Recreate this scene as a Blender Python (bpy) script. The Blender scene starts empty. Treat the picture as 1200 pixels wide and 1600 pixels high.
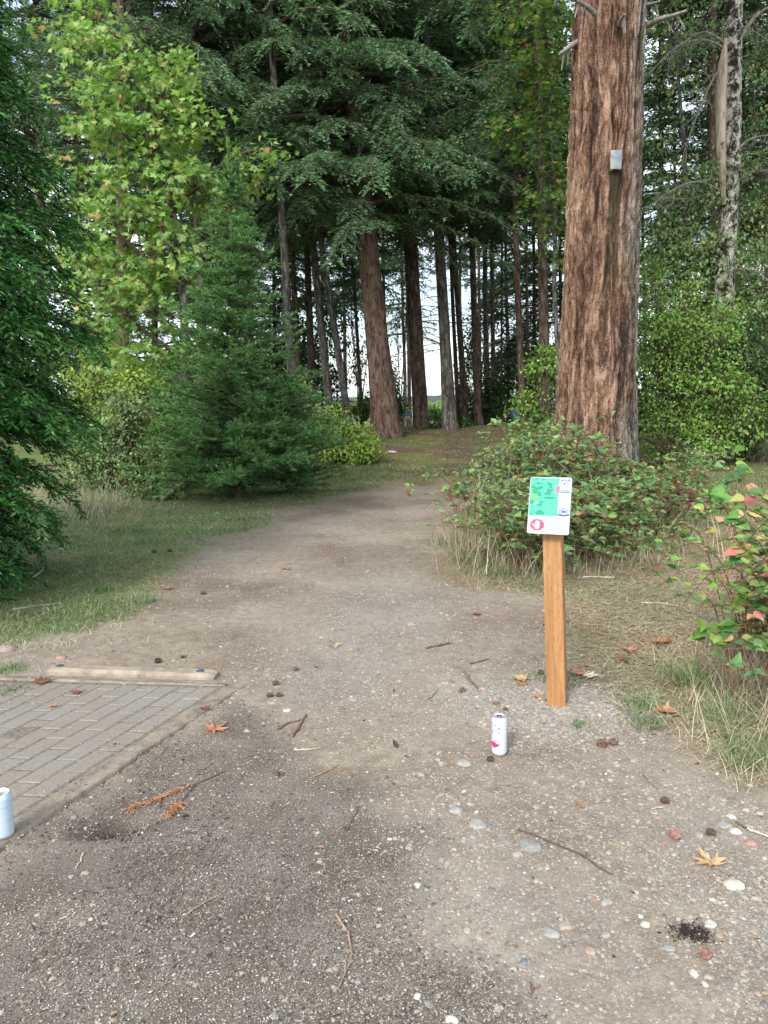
import bpy, bmesh, math
import numpy as np
from math import radians, sin, cos, tan, pi
from mathutils import Vector, Matrix, Euler

scene = bpy.context.scene
COL = scene.collection

# ------------------------------------------------------------------ camera
CAM_H = 1.5
PITCH = math.atan(172 / 1200)
cam_d = bpy.data.cameras.new("camera")
cam = bpy.data.objects.new("camera", cam_d)
COL.objects.link(cam)
cam.location = (0, 0, CAM_H)
cam.rotation_euler = (pi / 2 - PITCH, 0, 0)
cam_d.sensor_fit = 'VERTICAL'
cam_d.sensor_height = 36
cam_d.lens = 27
cam_d.clip_start = 0.05
cam_d.clip_end = 9000
scene.camera = cam

# ------------------------------------------------------------------ sky, sun, exposure
SUN_EL, SUN_AZ = radians(38), radians(205)     # azimuth clockwise from +Y: behind the viewer, a little left
world = bpy.data.worlds.new("World")
scene.world = world
world.use_nodes = True
wt = world.node_tree
wt.nodes.clear()
sky = wt.nodes.new('ShaderNodeTexSky'); sky.sky_type = 'NISHITA'; sky.sun_disc = False
sky.sun_elevation = SUN_EL; sky.sun_rotation = SUN_AZ
sky.air_density = 1.0; sky.dust_density = 2.0; sky.ozone_density = 1.0
bg = wt.nodes.new('ShaderNodeBackground'); bg.inputs[1].default_value = 0.15
bg2 = wt.nodes.new('ShaderNodeBackground'); bg2.inputs[0].default_value = (0.86, 0.94, 1, 1); bg2.inputs[1].default_value = 1.25
tc = wt.nodes.new('ShaderNodeTexCoord')
mp = wt.nodes.new('ShaderNodeMapping'); mp.inputs['Scale'].default_value = (1, 1, 2.2)
nz = wt.nodes.new('ShaderNodeTexNoise'); nz.inputs['Scale'].default_value = 2.3; nz.inputs['Detail'].default_value = 6
rp = wt.nodes.new('ShaderNodeValToRGB')
rp.color_ramp.elements[0].position = 0.36; rp.color_ramp.elements[1].position = 0.6
mx = wt.nodes.new('ShaderNodeMixShader')
wo = wt.nodes.new('ShaderNodeOutputWorld')
L = wt.links.new
L(sky.outputs[0], bg.inputs[0]); L(tc.outputs['Generated'], mp.inputs[0]); L(mp.outputs[0], nz.inputs[0])
L(nz.outputs[0], rp.inputs[0]); L(rp.outputs[0], mx.inputs[0]); L(bg.outputs[0], mx.inputs[1]); L(bg2.outputs[0], mx.inputs[2])
L(mx.outputs[0], wo.inputs[0])

sun_d = bpy.data.lights.new("sun", 'SUN')
sun_d.energy = 2.0
sun_d.angle = radians(14)
sun_d.color = (1.0, 0.965, 0.92)
sun = bpy.data.objects.new("sun", sun_d)
COL.objects.link(sun)
sdir = Vector((sin(SUN_AZ) * cos(SUN_EL), cos(SUN_AZ) * cos(SUN_EL), sin(SUN_EL)))
sun.rotation_euler = sdir.to_track_quat('Z', 'Y').to_euler()

scene.view_settings.view_transform = 'Standard'
scene.view_settings.look = 'None'
scene.view_settings.gamma = 1
scene.view_settings.exposure = 0.92
cy = scene.cycles
cy.max_bounces = 6; cy.diffuse_bounces = 3; cy.glossy_bounces = 2; cy.transmission_bounces = 4
cy.transparent_max_bounces = 4
cy.caustics_reflective = False; cy.caustics_refractive = False

rng = np.random.default_rng(11)

# ------------------------------------------------------------------ numeric helpers
def _h(ix, iy, iz, s):
    n = (ix.astype(np.int64) * 374761393 + iy.astype(np.int64) * 668265263 + iz.astype(np.int64) * 2147483647 + s * 974634777) & 0xffffffff
    n = ((n ^ (n >> 13)) * 1274126177) & 0xffffffff
    n = ((n ^ (n >> 16)) * 2246822519) & 0xffffffff
    return ((n ^ (n >> 15)) & 0xffffff) / float(0xffffff)

def vnoise(p, s=0):
    p = np.asarray(p, float)
    i = np.floor(p).astype(np.int64); f = p - i; f = f * f * (3 - 2 * f)
    r = 0
    for dx in (0, 1):
        wx = f[..., 0] if dx else 1 - f[..., 0]
        for dy in (0, 1):
            wy = f[..., 1] if dy else 1 - f[..., 1]
            for dz in (0, 1):
                wz = f[..., 2] if dz else 1 - f[..., 2]
                r = r + wx * wy * wz * _h(i[..., 0] + dx, i[..., 1] + dy, i[..., 2] + dz, s)
    return r * 2 - 1

def fbm(p, octv=4, s=0, gain=0.5):
    p = np.asarray(p, float); a = 1; t = 0; r = 0
    for k in range(octv):
        r = r + a * vnoise(p * (2.03 ** k) + 17.3 * k, s + k); t += a; a *= gain
    return r / t

def xyz(x, y, z=0):
    x, y, z = np.broadcast_arrays(np.asarray(x, float), y, z)
    return np.stack([x, y, z], -1)

def sst(a, b, x):
    t = np.clip((x - a) / (b - a), 0, 1)
    return t * t * (3 - 2 * t)

def unit(v):
    return v / np.maximum(np.linalg.norm(v, axis=-1, keepdims=True), 1e-9)

FPX = 1200.0
def W(px, py, Y):
    """world point on the ray through photo pixel (px,py) at world distance Y"""
    r = (800 - py) / FPX
    s, c = sin(PITCH), cos(PITCH)
    w = Y * (r * c - s) / (c + r * s)
    return np.array([(px - 600) / FPX * (Y * c - w * s), Y, CAM_H + w])

HOLE = None
def ground_z(x, y, fine=True):
    x = np.asarray(x, float); y = np.asarray(y, float)
    z = 0.55 * sst(13.0, 21.5, y) - 0.98 * sst(25, 50, y)
    z = z + 0.28 * sst(1.8, 4.5, x) * sst(6, 11, y) * (1 - sst(20, 30, y))
    z = z + 0.15 * sst(2.0, 6, -x) * sst(5, 9, y) * (1 - sst(20, 30, y))
    z = z + 0.035 * fbm(xyz(x * 0.45, y * 0.45), 3, 3) * sst(1.5, 6, y)
    z = z + 0.16 * vnoise(xyz(x * 0.25, y * 0.25), 9) * sst(14, 22, y)
    if fine:
        near = 1 - sst(12, 30, y)
        z = z + near * (0.009 * fbm(xyz(x * 3.1, y * 3.1), 3, 5) + 0.004 * fbm(xyz(x * 14, y * 14), 2, 6))
        if HOLE is not None:
            d = ((x - HOLE[0]) * 0.9 + (y - HOLE[1]) * 0.45) ** 2 / 0.085 ** 2 + ((y - HOLE[1]) * 0.9 - (x - HOLE[0]) * 0.45) ** 2 / 0.05 ** 2
            z = z - 0.055 * np.exp(-d) + 0.012 * np.exp(-(np.sqrt(d) - 2.0) ** 2 / 0.3)
    return z

def G(px, py):
    """ground point seen at photo pixel"""
    s, c = sin(PITCH), cos(PITCH)
    u = (px - 600) / FPX; v = (800 - py) / FPX
    d = np.array([u, c + v * s, -s + v * c])
    t = 0.5; o = np.array([0, 0, CAM_H])
    while t < 400:
        p = o + d * t
        if p[2] < ground_z(p[0], p[1], False):
            break
        t += 0.03 if t < 12 else 0.1
    lo, hi = t - 0.1, t
    for _ in range(18):
        m = (lo + hi) / 2; p = o + d * m
        if p[2] < ground_z(p[0], p[1], False): hi = m
        else: lo = m
    p = o + d * hi
    return np.array([p[0], p[1], float(ground_z(p[0], p[1], False))])

HOLE = G(182, 1292)
def on_ground(x, y): return np.array([x, y, float(ground_z(x, y))])

# ------------------------------------------------------------------ mesh building
class Geo:
    def __init__(s): s.V = []; s.F = []; s.n = 0; s.A = []
    def add(s, V, F, mat=0, a=None):
        V = np.asarray(V, float).reshape(-1, 3); F = np.asarray(F, np.int64)
        if len(F) == 0: return
        s.V.append(V); s.F.append((F + s.n, mat)); s.n += len(V)
        s.A.append(np.zeros(len(V)) if a is None else np.broadcast_to(a, (len(V),)))
    def mesh(s, name, mats, smooth=True, attr=None):
        me = bpy.data.meshes.new(name)
        V = np.concatenate(s.V); me.vertices.add(len(V)); me.vertices.foreach_set('co', V.astype(np.float32).ravel())
        loops = np.concatenate([f.ravel() for f, m in s.F])
        sizes = np.concatenate([np.full(len(f), f.shape[1]) for f, m in s.F])
        mi = np.concatenate([np.full(len(f), m) for f, m in s.F])
        me.loops.add(len(loops)); me.loops.foreach_set('vertex_index', loops.astype(np.int32))
        me.polygons.add(len(sizes))
        st = np.concatenate([[0], np.cumsum(sizes)[:-1]])
        me.polygons.foreach_set('loop_start', st.astype(np.int32))
        me.polygons.foreach_set('material_index', mi.astype(np.int32))
        me.polygons.foreach_set('use_smooth', np.full(len(sizes), smooth))
        for m in mats: me.materials.append(m)
        if attr:
            at = me.attributes.new(attr, 'FLOAT', 'POINT'); at.data.foreach_set('value', np.concatenate(s.A).astype(np.float32))
        me.update(calc_edges=True)
        return me

def link(name, data, parent=None, loc=None):
    o = bpy.data.objects.new(name, data); COL.objects.link(o)
    if parent is not None: o.parent = parent
    if loc is not None: o.location = [float(v) for v in loc]
    return o

def tag(o, label=None, cat=None, group=None, kind=None):
    if label: o['label'] = label
    if cat: o['category'] = cat
    if group: o['group'] = group
    if kind: o['kind'] = kind
    return o

def thing(name, label, cat, loc=(0, 0, 0), group=None):
    return tag(link(name, None, None, loc), label, cat, group)

def tube(g, pts, rad, n=6, mat=0, cap=True, a=None):
    pts = np.asarray(pts, float); m = len(pts); rad = np.broadcast_to(rad, (m,))
    t = np.gradient(pts, axis=0); t = unit(t)
    ref = np.array([0, 0, 1.0]) if abs(t[:, 2]).mean() < 0.9 else np.array([1.0, 0, 0])
    x = unit(np.cross(t, ref)); y = np.cross(t, x)
    an = np.arange(n) * 2 * pi / n
    V = pts[:, None] + rad[:, None, None] * (np.cos(an)[None, :, None] * x[:, None] + np.sin(an)[None, :, None] * y[:, None])
    i = np.arange(m - 1)[:, None] * n; j = np.arange(n)[None]; k = (j + 1) % n
    F = np.stack([i + j, i + k, i + n + k, i + n + j], -1).reshape(-1, 4)
    g.add(V.reshape(-1, 3), F, mat, a)
    if cap:
        g.add(V[-1], [np.arange(n)], mat, a); g.add(V[0], [np.arange(n)[::-1]], mat, a)

def multi_tube(g, P0, P1, r0, r1, n=3, mat=0):
    """many straight thin tubes at once"""
    P0 = np.asarray(P0, float); P1 = np.asarray(P1, float)
    if len(P0) == 0: return
    t = unit(P1 - P0); ref = np.where(np.abs(t[:, 2:3]) > 0.9, [[1.0, 0, 0]], [[0, 0, 1.0]])
    x = unit(np.cross(t, ref)); y = np.cross(t, x)
    an = np.arange(n) * 2 * pi / n
    ring = np.cos(an)[None, :, None] * x[:, None] + np.sin(an)[None, :, None] * y[:, None]
    r0 = np.broadcast_to(r0, (len(P0),)); r1 = np.broadcast_to(r1, (len(P0),))
    V = np.concatenate([P0[:, None] + ring * r0[:, None, None], P1[:, None] + ring * r1[:, None, None]], 1)
    j = np.arange(n); k = (j + 1) % n
    F = np.stack([j, k, n + k, n + j], -1)
    F = (np.arange(len(P0))[:, None, None] * 2 * n + F[None]).reshape(-1, 4)
    g.add(V.reshape(-1, 3), F, mat)

# templates: columns = across (x), along (y), up (z); unit length along y
T = {}
T['needle'] = (np.array([[0, 0, 0], [.5, .45, .06], [0, 1, 0], [-.5, .45, .06]]), [np.array([[0, 1, 2, 3]])])
T['leaf'] = (np.array([[0, 0, 0], [.40, .22, .10], [.40, .55, .09], [0, 1.05, -.10], [-.40, .55, .10], [-.40, .22, .08], [0, .5, 0]]),
             [np.array([[0, 1, 2, 6], [6, 2, 3, 3]])[:1], np.array([[6, 2, 3], [6, 3, 4]]), np.array([[0, 6, 4, 5]])])
_r = [(0, .04), (.22, .04), (.60, -.14), (.36, .16), (1.02, .30), (.60, .40), (.84, .66), (.24, .46), (.36, .80), (.16, .72), (0, 1.10)]
_m = _r + [(-x, y) for x, y in _r[-2:0:-1]]
_mv = np.array([[x * .62, y, 0.10 * abs(x) - .12 * max(0, y - .5)] for x, y in _m] + [[0, .38, .0]])
T['maple'] = (_mv, [np.array([[20, i, (i + 1) % 20] for i in range(20)])])
T['oval'] = (np.array([[0, 0, 0], [.30, .10, .06], [.48, .34, .11], [.30, .68, .05], [0, 1.05, -.14], [-.30, .68, .07], [-.48, .34, .12], [-.30, .10, .05], [0, .45, 0]]),
             [np.array([[8, 0, 1], [8, 1, 2], [8, 2, 3], [8, 3, 4], [8, 4, 5], [8, 5, 6], [8, 6, 7], [8, 7, 0]])])
_b = []
for _k, _t in enumerate((0, .35, .7)):
    w = .5 * (1 - _t * .6); _b += [[-w, _t, -.35 * _t * _t], [w, _t, -.35 * _t * _t]]
_b.append([0, 1, -.42])
T['blade'] = (np.array(_b), [np.array([[0, 1, 3, 2], [2, 3, 5, 4]]), np.array([[4, 5, 6]])])

def ico(sub=0):
    bm = bmesh.new(); bmesh.ops.create_icosphere(bm, subdivisions=sub, radius=1)
    V = np.array([v.co[:] for v in bm.verts]); F = np.array([[v.index for v in f.verts] for f in bm.faces]); bm.free()
    return V, [F]
T['pebble'] = ico(1); T['stone'] = ico(2)
T['shard'] = (np.array([[0, 0, 0], [.5, .35, .1], [.12, 1, -.1], [-.45, .6, 0], [0, .4, .5], [0, .5, -.5]]), [np.array([[0, 1, 4], [1, 2, 4], [2, 3, 4], [3, 0, 4], [1, 0, 5], [2, 1, 5], [3, 2, 5], [0, 3, 5]])])
_c = np.array([[x, y, z] for x in (-.5, .5) for y in (0, 1) for z in (-.5, .5)], float)
T['chip'] = (_c, [np.array([[0, 1, 3, 2], [4, 6, 7, 5], [0, 4, 5, 1], [2, 3, 7, 6], [1, 5, 7, 3]])])

def stamp(g, key, P, D, N, Ls, Ws, mat=0, Zs=None, a=None):
    tv, tf = T[key]
    P = np.asarray(P, float); n = len(P)
    if n == 0: return
    D = unit(np.broadcast_to(D, (n, 3))); X = unit(np.cross(D, np.broadcast_to(N, (n, 3)))); Z = np.cross(X, D)
    Ls = np.broadcast_to(Ls, (n,)); Ws = np.broadcast_to(Ws, (n,)); Zs = Ls if Zs is None else np.broadcast_to(Zs, (n,))
    V = (P[:, None] + tv[None, :, 0:1] * (X * Ws[:, None])[:, None] + tv[None, :, 1:2] * (D * Ls[:, None])[:, None]
         + tv[None, :, 2:3] * (Z * Zs[:, None])[:, None])
    k = len(tv); off = np.arange(n)[:, None, None] * k
    base = g.n
    g.V.append(V.reshape(-1, 3)); g.n += n * k
    g.A.append(np.zeros(n * k) if a is None else np.repeat(np.broadcast_to(a, (n,)), k))
    for f in tf: g.F.append(((off + f[None]).reshape(-1, f.shape[1]) + base, mat))

def rdir(n, r=None):
    r = r or rng
    return unit(r.normal(size=(n, 3)))

# ------------------------------------------------------------------ materials
def mat_new(name):
    m = bpy.data.materials.new(name); m.use_nodes = True; nt = m.node_tree
    b = nt.nodes['Principled BSDF']
    return m, nt, b

def nd(nt, typ, **kw):
    n = nt.nodes.new('ShaderNode' + typ)
    for k, v in kw.items():
        if k in n.inputs: n.inputs[k].default_value = v
        else: setattr(n, k, v)
    return n

def ramp(nt, stops, interp='LINEAR'):
    n = nt.nodes.new('ShaderNodeValToRGB'); cr = n.color_ramp; cr.interpolation = interp
    while len(cr.elements) < len(stops): cr.elements.new(0.5)
    for e, (p, c) in zip(cr.elements, stops):
        e.position = p; e.color = (*c, 1) if len(c) == 3 else c
    return n

def mixc(nt, fac, a, b, typ='MIX'):
    n = nt.nodes.new('ShaderNodeMix'); n.data_type = 'RGBA'; n.blend_type = typ
    for s, v in ((0, fac), (6, a), (7, b)):
        if hasattr(v, 'links'): nt.links.new(v, n.inputs[s])
        elif isinstance(v, (int, float)): n.inputs[s].default_value = v
        else: n.inputs[s].default_value = (*v, 1)
    return n.outputs[2]

def math_n(nt, op, a, b=0.0, c=None, clamp=False):
    n = nt.nodes.new('ShaderNodeMath'); n.operation = op; n.use_clamp = clamp
    for i, v in enumerate((a, b) if c is None else (a, b, c)):
        if hasattr(v, 'links'): nt.links.new(v, n.inputs[i])
        else: n.inputs[i].default_value = v
    return n.outputs[0]

def foliage(name, stops, clump=1.2, clump_amt=0.35, trans=0.3, rough=0.55, tint=None, spec=0.35):
    m, nt, b = mat_new(name); L = nt.links.new
    geo = nd(nt, 'NewGeometry'); r = ramp(nt, stops)
    L(geo.outputs['Random Per Island'], r.inputs[0])
    tcn = nd(nt, 'TexCoord'); no = nd(nt, 'TexNoise', Scale=clump, Detail=3.0)
    L(tcn.outputs['Object'], no.inputs[0])
    cr = ramp(nt, [(0.3, (1 - clump_amt,) * 3), (0.7, (1 + clump_amt,) * 3)])
    L(no.outputs[0], cr.inputs[0])
    col = mixc(nt, 1.0, r.outputs[0], cr.outputs[0], 'MULTIPLY')
    L(col, b.inputs['Base Color']); b.inputs['Roughness'].default_value = rough
    b.inputs['Specular IOR Level'].default_value = spec
    tr = nd(nt, 'BsdfTranslucent'); tcol = mixc(nt, 1.0, col, tint or (1.2, 1.25, 0.6), 'MULTIPLY'); L(tcol, tr.inputs[0])
    ms = nd(nt, 'MixShader'); ms.inputs[0].default_value = trans
    L(b.outputs[0], ms.inputs[1]); L(tr.outputs[0], ms.inputs[2]); L(ms.outputs[0], nt.nodes['Material Output'].inputs[0])
    return m

def bark(name, dark, mid, light, zs=0.25, sc=9.0, bump=0.6, patch=None, w=.14):
    m, nt, b = mat_new(name); L = nt.links.new
    tcn = nd(nt, 'TexCoord'); mpn = nd(nt, 'Mapping'); mpn.inputs['Scale'].default_value = (1, 1, zs)
    L(tcn.outputs['Object'], mpn.inputs[0])
    n1 = nd(nt, 'TexNoise', Scale=sc, Detail=6.0, Roughness=0.65, Distortion=0.6); L(mpn.outputs[0], n1.inputs[0])
    n2 = nd(nt, 'TexNoise', Scale=sc * 5, Detail=4.0); L(mpn.outputs[0], n2.inputs[0])
    f = math_n(nt, 'ADD', math_n(nt, 'MULTIPLY', n1.outputs[0], 0.75), math_n(nt, 'MULTIPLY', n2.outputs[0], 0.25))
    r = ramp(nt, [(0.5 - w, dark), (0.5, mid), (0.5 + w, light)]); L(f, r.inputs[0])
    col = r.outputs[0]
    if patch:
        n3 = nd(nt, 'TexNoise', Scale=1.3, Detail=5.0); L(tcn.outputs['Object'], n3.inputs[0])
        pr = ramp(nt, [(0.5, (0, 0, 0)), (0.58, (1, 1, 1))]); L(n3.outputs[0], pr.inputs[0])
        col = mixc(nt, pr.outputs[0], col, patch)
    L(col, b.inputs['Base Color']); b.inputs['Roughness'].default_value = 0.9
    b.inputs['Specular IOR Level'].default_value = 0.2
    bp = nd(nt, 'Bump', Strength=bump, Distance=0.03); L(f, bp.inputs['Height']); L(bp.outputs[0], b.inputs['Normal'])
    return m

def plain(name, col, rough=0.6, spec=0.5, metal=0.0, var=0.0, sc=30.0, bump=0.0, bd=0.002):
    m, nt, b = mat_new(name); L = nt.links.new
    b.inputs['Roughness'].default_value = rough; b.inputs['Metallic'].default_value = metal
    b.inputs['Specular IOR Level'].default_value = spec
    tcn = nd(nt, 'TexCoord'); n = nd(nt, 'TexNoise', Scale=sc, Detail=5.0); L(tcn.outputs['Object'], n.inputs[0])
    r = ramp(nt, [(0.3, tuple(c * (1 - var) for c in col)), (0.7, tuple(min(1, c * (1 + var)) for c in col))])
    L(n.outputs[0], r.inputs[0]); L(r.outputs[0], b.inputs['Base Color'])
    if bump:
        bp = nd(nt, 'Bump', Strength=bump, Distance=bd); L(n.outputs[0], bp.inputs['Height']); L(bp.outputs[0], b.inputs['Normal'])
    return m

def island_mat(name, stops, rough=0.85, interp='LINEAR', sc=40.0, spec=0.3, var=0.2):
    m, nt, b = mat_new(name); L = nt.links.new
    geo = nd(nt, 'NewGeometry'); r = ramp(nt, stops, interp); L(geo.outputs['Random Per Island'], r.inputs[0])
    tcn = nd(nt, 'TexCoord'); n = nd(nt, 'TexNoise', Scale=sc, Detail=4.0); L(tcn.outputs['Object'], n.inputs[0])
    cr = ramp(nt, [(0.3, (1 - var,) * 3), (0.7, (1 + var,) * 3)]); L(n.outputs[0], cr.inputs[0])
    L(mixc(nt, 1.0, r.outputs[0], cr.outputs[0], 'MULTIPLY'), b.inputs['Base Color'])
    b.inputs['Roughness'].default_value = rough; b.inputs['Specular IOR Level'].default_value = spec
    return m

M = {}
M['fir'] = foliage('fir_needles', [(0, (.050, .118, .052)), (.5, (.090, .190, .085)), (.9, (.145, .26, .115)), (1, (.20, .14, .06))], 0.8, .4, .15)
M['fir_blue'] = foliage('blue_fir_needles', [(0, (.075, .170, .082)), (.55, (.125, .25, .125)), (.96, (.20, .34, .17)), (1, (.34, .20, .09))], 1.0, .35, .15)
M['young'] = foliage('young_fir_needles', [(0, (.085, .20, .070)), (.6, (.14, .31, .105)), (.93, (.25, .45, .16)), (1, (.30, .46, .17))], 3.0, .4, .3)
M['cedar'] = foliage('hedge_conifer_needles', [(0, (.022, .10, .022)), (.6, (.048, .175, .036)), (.93, (.10, .28, .06)), (1, (.17, .34, .09))], 2.6, .5, .25)
M['maple'] = foliage('maple_leaves', [(0, (.13, .25, .06)), (.5, (.22, .38, .10)), (.88, (.33, .48, .16)), (.965, (.46, .44, .16)), (1, (.44, .24, .10))], 0.9, .3, .4)
M['vine'] = foliage('vine_maple_leaves', [(0, (.09, .20, .05)), (.6, (.16, .30, .07)), (.88, (.26, .34, .09)), (.96, (.42, .32, .09)), (1, (.42, .17, .08))], 0.9, .3, .4)
M['alder'] = foliage('alder_leaves', [(0, (.12, .22, .10)), (.5, (.20, .32, .14)), (.87, (.30, .40, .17)), (.96, (.46, .45, .16)), (1, (.38, .24, .10))], 0.8, .35, .3)
M['shrub'] = foliage('shrub_leaves', [(0, (.10, .20, .04)), (.6, (.17, .31, .06)), (1, (.27, .42, .09))], 1.2, .35, .35)
M['lime'] = foliage('lime_shrub_leaves', [(0, (.17, .29, .06)), (.6, (.28, .42, .085)), (1, (.42, .50, .12))], 1.5, .3, .4)
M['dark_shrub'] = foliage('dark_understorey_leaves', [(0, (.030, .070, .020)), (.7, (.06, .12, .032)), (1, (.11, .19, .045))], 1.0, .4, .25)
M['twiggy'] = foliage('grey_green_leaves', [(0, (.12, .20, .08)), (.6, (.20, .31, .12)), (.93, (.30, .40, .15)), (1, (.42, .32, .16))], 1.8, .35, .3)
M['bramble'] = foliage('bramble_leaves', [(0, (.13, .085, .045)), (.09, (.24, .17, .09)), (.13, (.07, .15, .06)), (.5, (.115, .22, .085)), (.8, (.20, .33, .11)), (.95, (.28, .36, .10)), (.98, (.34, .24, .12)), (.99, (.40, .10, .08)), (1, (.28, .06, .07))], 2.5, .3, .3)
M['bramble_red'] = foliage('autumn_bramble_leaves', [(0, (.05, .15, .05)), (.35, (.10, .26, .06)), (.70, (.24, .42, .09)), (.80, (.46, .42, .14)), (.88, (.58, .30, .20)), (.96, (.58, .20, .18)), (1, (.38, .07, .09))], 3, .2, .3)
M['wine'] = foliage('wine_red_leaves', [(0, (.16, .02, .03)), (.6, (.28, .03, .06)), (1, (.36, .07, .09))], 3, .2, .3)
M['grass'] = foliage('grass_green', [(0, (.085, .155, .065)), (.6, (.135, .235, .09)), (.85, (.20, .28, .12)), (1, (.42, .38, .24))], 1.5, .35, .3)
M['dry'] = foliage('grass_dry', [(0, (.22, .18, .12)), (.4, (.40, .345, .24)), (.9, (.60, .54, .40)), (1, (.20, .27, .09))], 1.5, .25, .2, tint=(1.1, 1.0, .7))
M['twig'] = bark('twig_bark', (.05, .035, .025), (.10, .075, .055), (.17, .14, .11), 1, 20, .3)
M['dead'] = bark('dead_branch_bark', (.12, .11, .095), (.24, .225, .20), (.38, .36, .33), 1, 14, .4)
M['cane'] = bark('cane_bark', (.09, .035, .025), (.17, .07, .045), (.26, .14, .08), 1, 30, .2)
M['trunk'] = bark('fir_trunk_bark', (.035, .024, .018), (.095, .066, .050), (.19, .145, .115), .3, 10, .9, w=.10)
M['trunk_big'] = bark('broad_trunk_bark', (.045, .028, .020), (.13, .085, .062), (.20, .145, .112), .3, 13, 1.0, w=.10)
M['trunk_grey'] = bark('grey_trunk_bark', (.035, .032, .028), (.10, .09, .08), (.21, .20, .18), .3, 10, .8, w=.10)
M['snag'] = bark('snag_bark', (.025, .021, .018), (.17, .155, .135), (.50, .47, .42), .8, 7, 1.0, w=.055)

# ------------------------------------------------------------------ ground
def poly_sd(x, y, poly):
    """signed distance, positive inside"""
    P = np.asarray(poly); d = np.full(x.shape, 1e9); inside = np.zeros(x.shape, bool)
    for i in range(len(P)):
        a = P[i]; b = P[(i + 1) % len(P)]
        ex, ey = b - a; wx, wy = x - a[0], y - a[1]
        t = np.clip((wx * ex + wy * ey) / (ex * ex + ey * ey + 1e-12), 0, 1)
        d = np.minimum(d, (wx - ex * t) ** 2 + (wy - ey * t) ** 2)
        c = ((a[1] <= y) & (b[1] > y)) | ((b[1] <= y) & (a[1] > y))
        xi = a[0] + (y - a[1]) / (b[1] - a[1] + 1e-12) * ex
        inside ^= c & (x < xi)
    return np.where(inside, 1, -1) * np.sqrt(d)

def gp(pts): return [G(px, py)[:2] for px, py in pts]
PAD_A, PAD_B = G(-2, 1326)[:2], G(381, 1071)[:2]          # outer edge of the paved pad, near and far
PU = (PAD_B - PAD_A) / np.linalg.norm(PAD_B - PAD_A)
PV = G(60, 1062)[:2] - PAD_B; PV = PV / np.linalg.norm(PV)
PAD_A = PAD_B - PU * 3.4
PAD_W = 3.2
pad_poly = [PAD_A, PAD_B, PAD_B + PV * PAD_W, PAD_A + PV * PAD_W]
R_mulch = gp([(372, 1079), (440, 1130), (478, 1200), (560, 1236), (640, 1300), (655, 1390), (600, 1440), (665, 1510), (790, 1590)]) + \
    [np.array([.5, 1.3]), np.array([.3, .5]), np.array([-3.5, .3]), np.array([-3, 1.2]), PAD_A]
R_left = gp([(30, 1002), (180, 972), (262, 905), (330, 842), (430, 800), (520, 776), (640, 757), (770, 743), (772, 728), (600, 722)]) + \
    [np.array([-1.0, 30]), np.array([-30, 30]), np.array([-30, 4.2]), np.array([-4, 4.3])]
R_right = gp([(680, 905), (850, 935), (885, 1010), (960, 1085), (1010, 1150), (1100, 1205), (1200, 1225)]) + \
    [np.array([4, 3.0]), np.array([30, 3.0]), np.array([30, 30]), np.array([1.5, 30])] + gp([(830, 730), (800, 745), (735, 800)])
POST = G(871, 1100)

def region(x, y):
    n = 0.22 * fbm(xyz(x * 1.3, y * 1.3), 3, 21) + 0.10 * fbm(xyz(x * 6, y * 6), 2, 22)
    far = sst(5, 14, y)
    sc = 1 + 2 * far
    mul = sst(-.14, .16, poly_sd(x, y, R_mulch) + n * .8)
    left = sst(-.2, .25, poly_sd(x, y, R_left) + n * sc)
    right = sst(-.15, .3, poly_sd(x, y, R_right) + n * sc)
    pad = (poly_sd(x, y, pad_poly) > 0).astype(float)
    # grey gravel tongue down the middle of the trail, and round the post
    c1 = np.exp(-(((x - .0) / .55) ** 2 + ((y - 5.4) / 1.3) ** 2))
    c2 = np.exp(-(((x - POST[0]) / .42) ** 2 + ((y - POST[1] + .05) / .34) ** 2))
    c3 = np.exp(-(((x + .35) / .35) ** 2 + ((y - 4.0) / .5) ** 2))
    c4 = .55 * np.exp(-(((x - .35) / .3) ** 2 + ((y - 2.2) / .5) ** 2))
    c5 = .6 * np.exp(-(((x - 1.4) / .9) ** 2 + ((y - 2.4) / .7) ** 2))
    grav = np.clip(c1 * .9 + c2 * 1.9 + c3 * .8 + c4 + c5 + n * .9, 0, 1)
    mound = sst(13.8, 15.5, y + n * 4)
    return mul, left, right, pad, grav, mound

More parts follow.
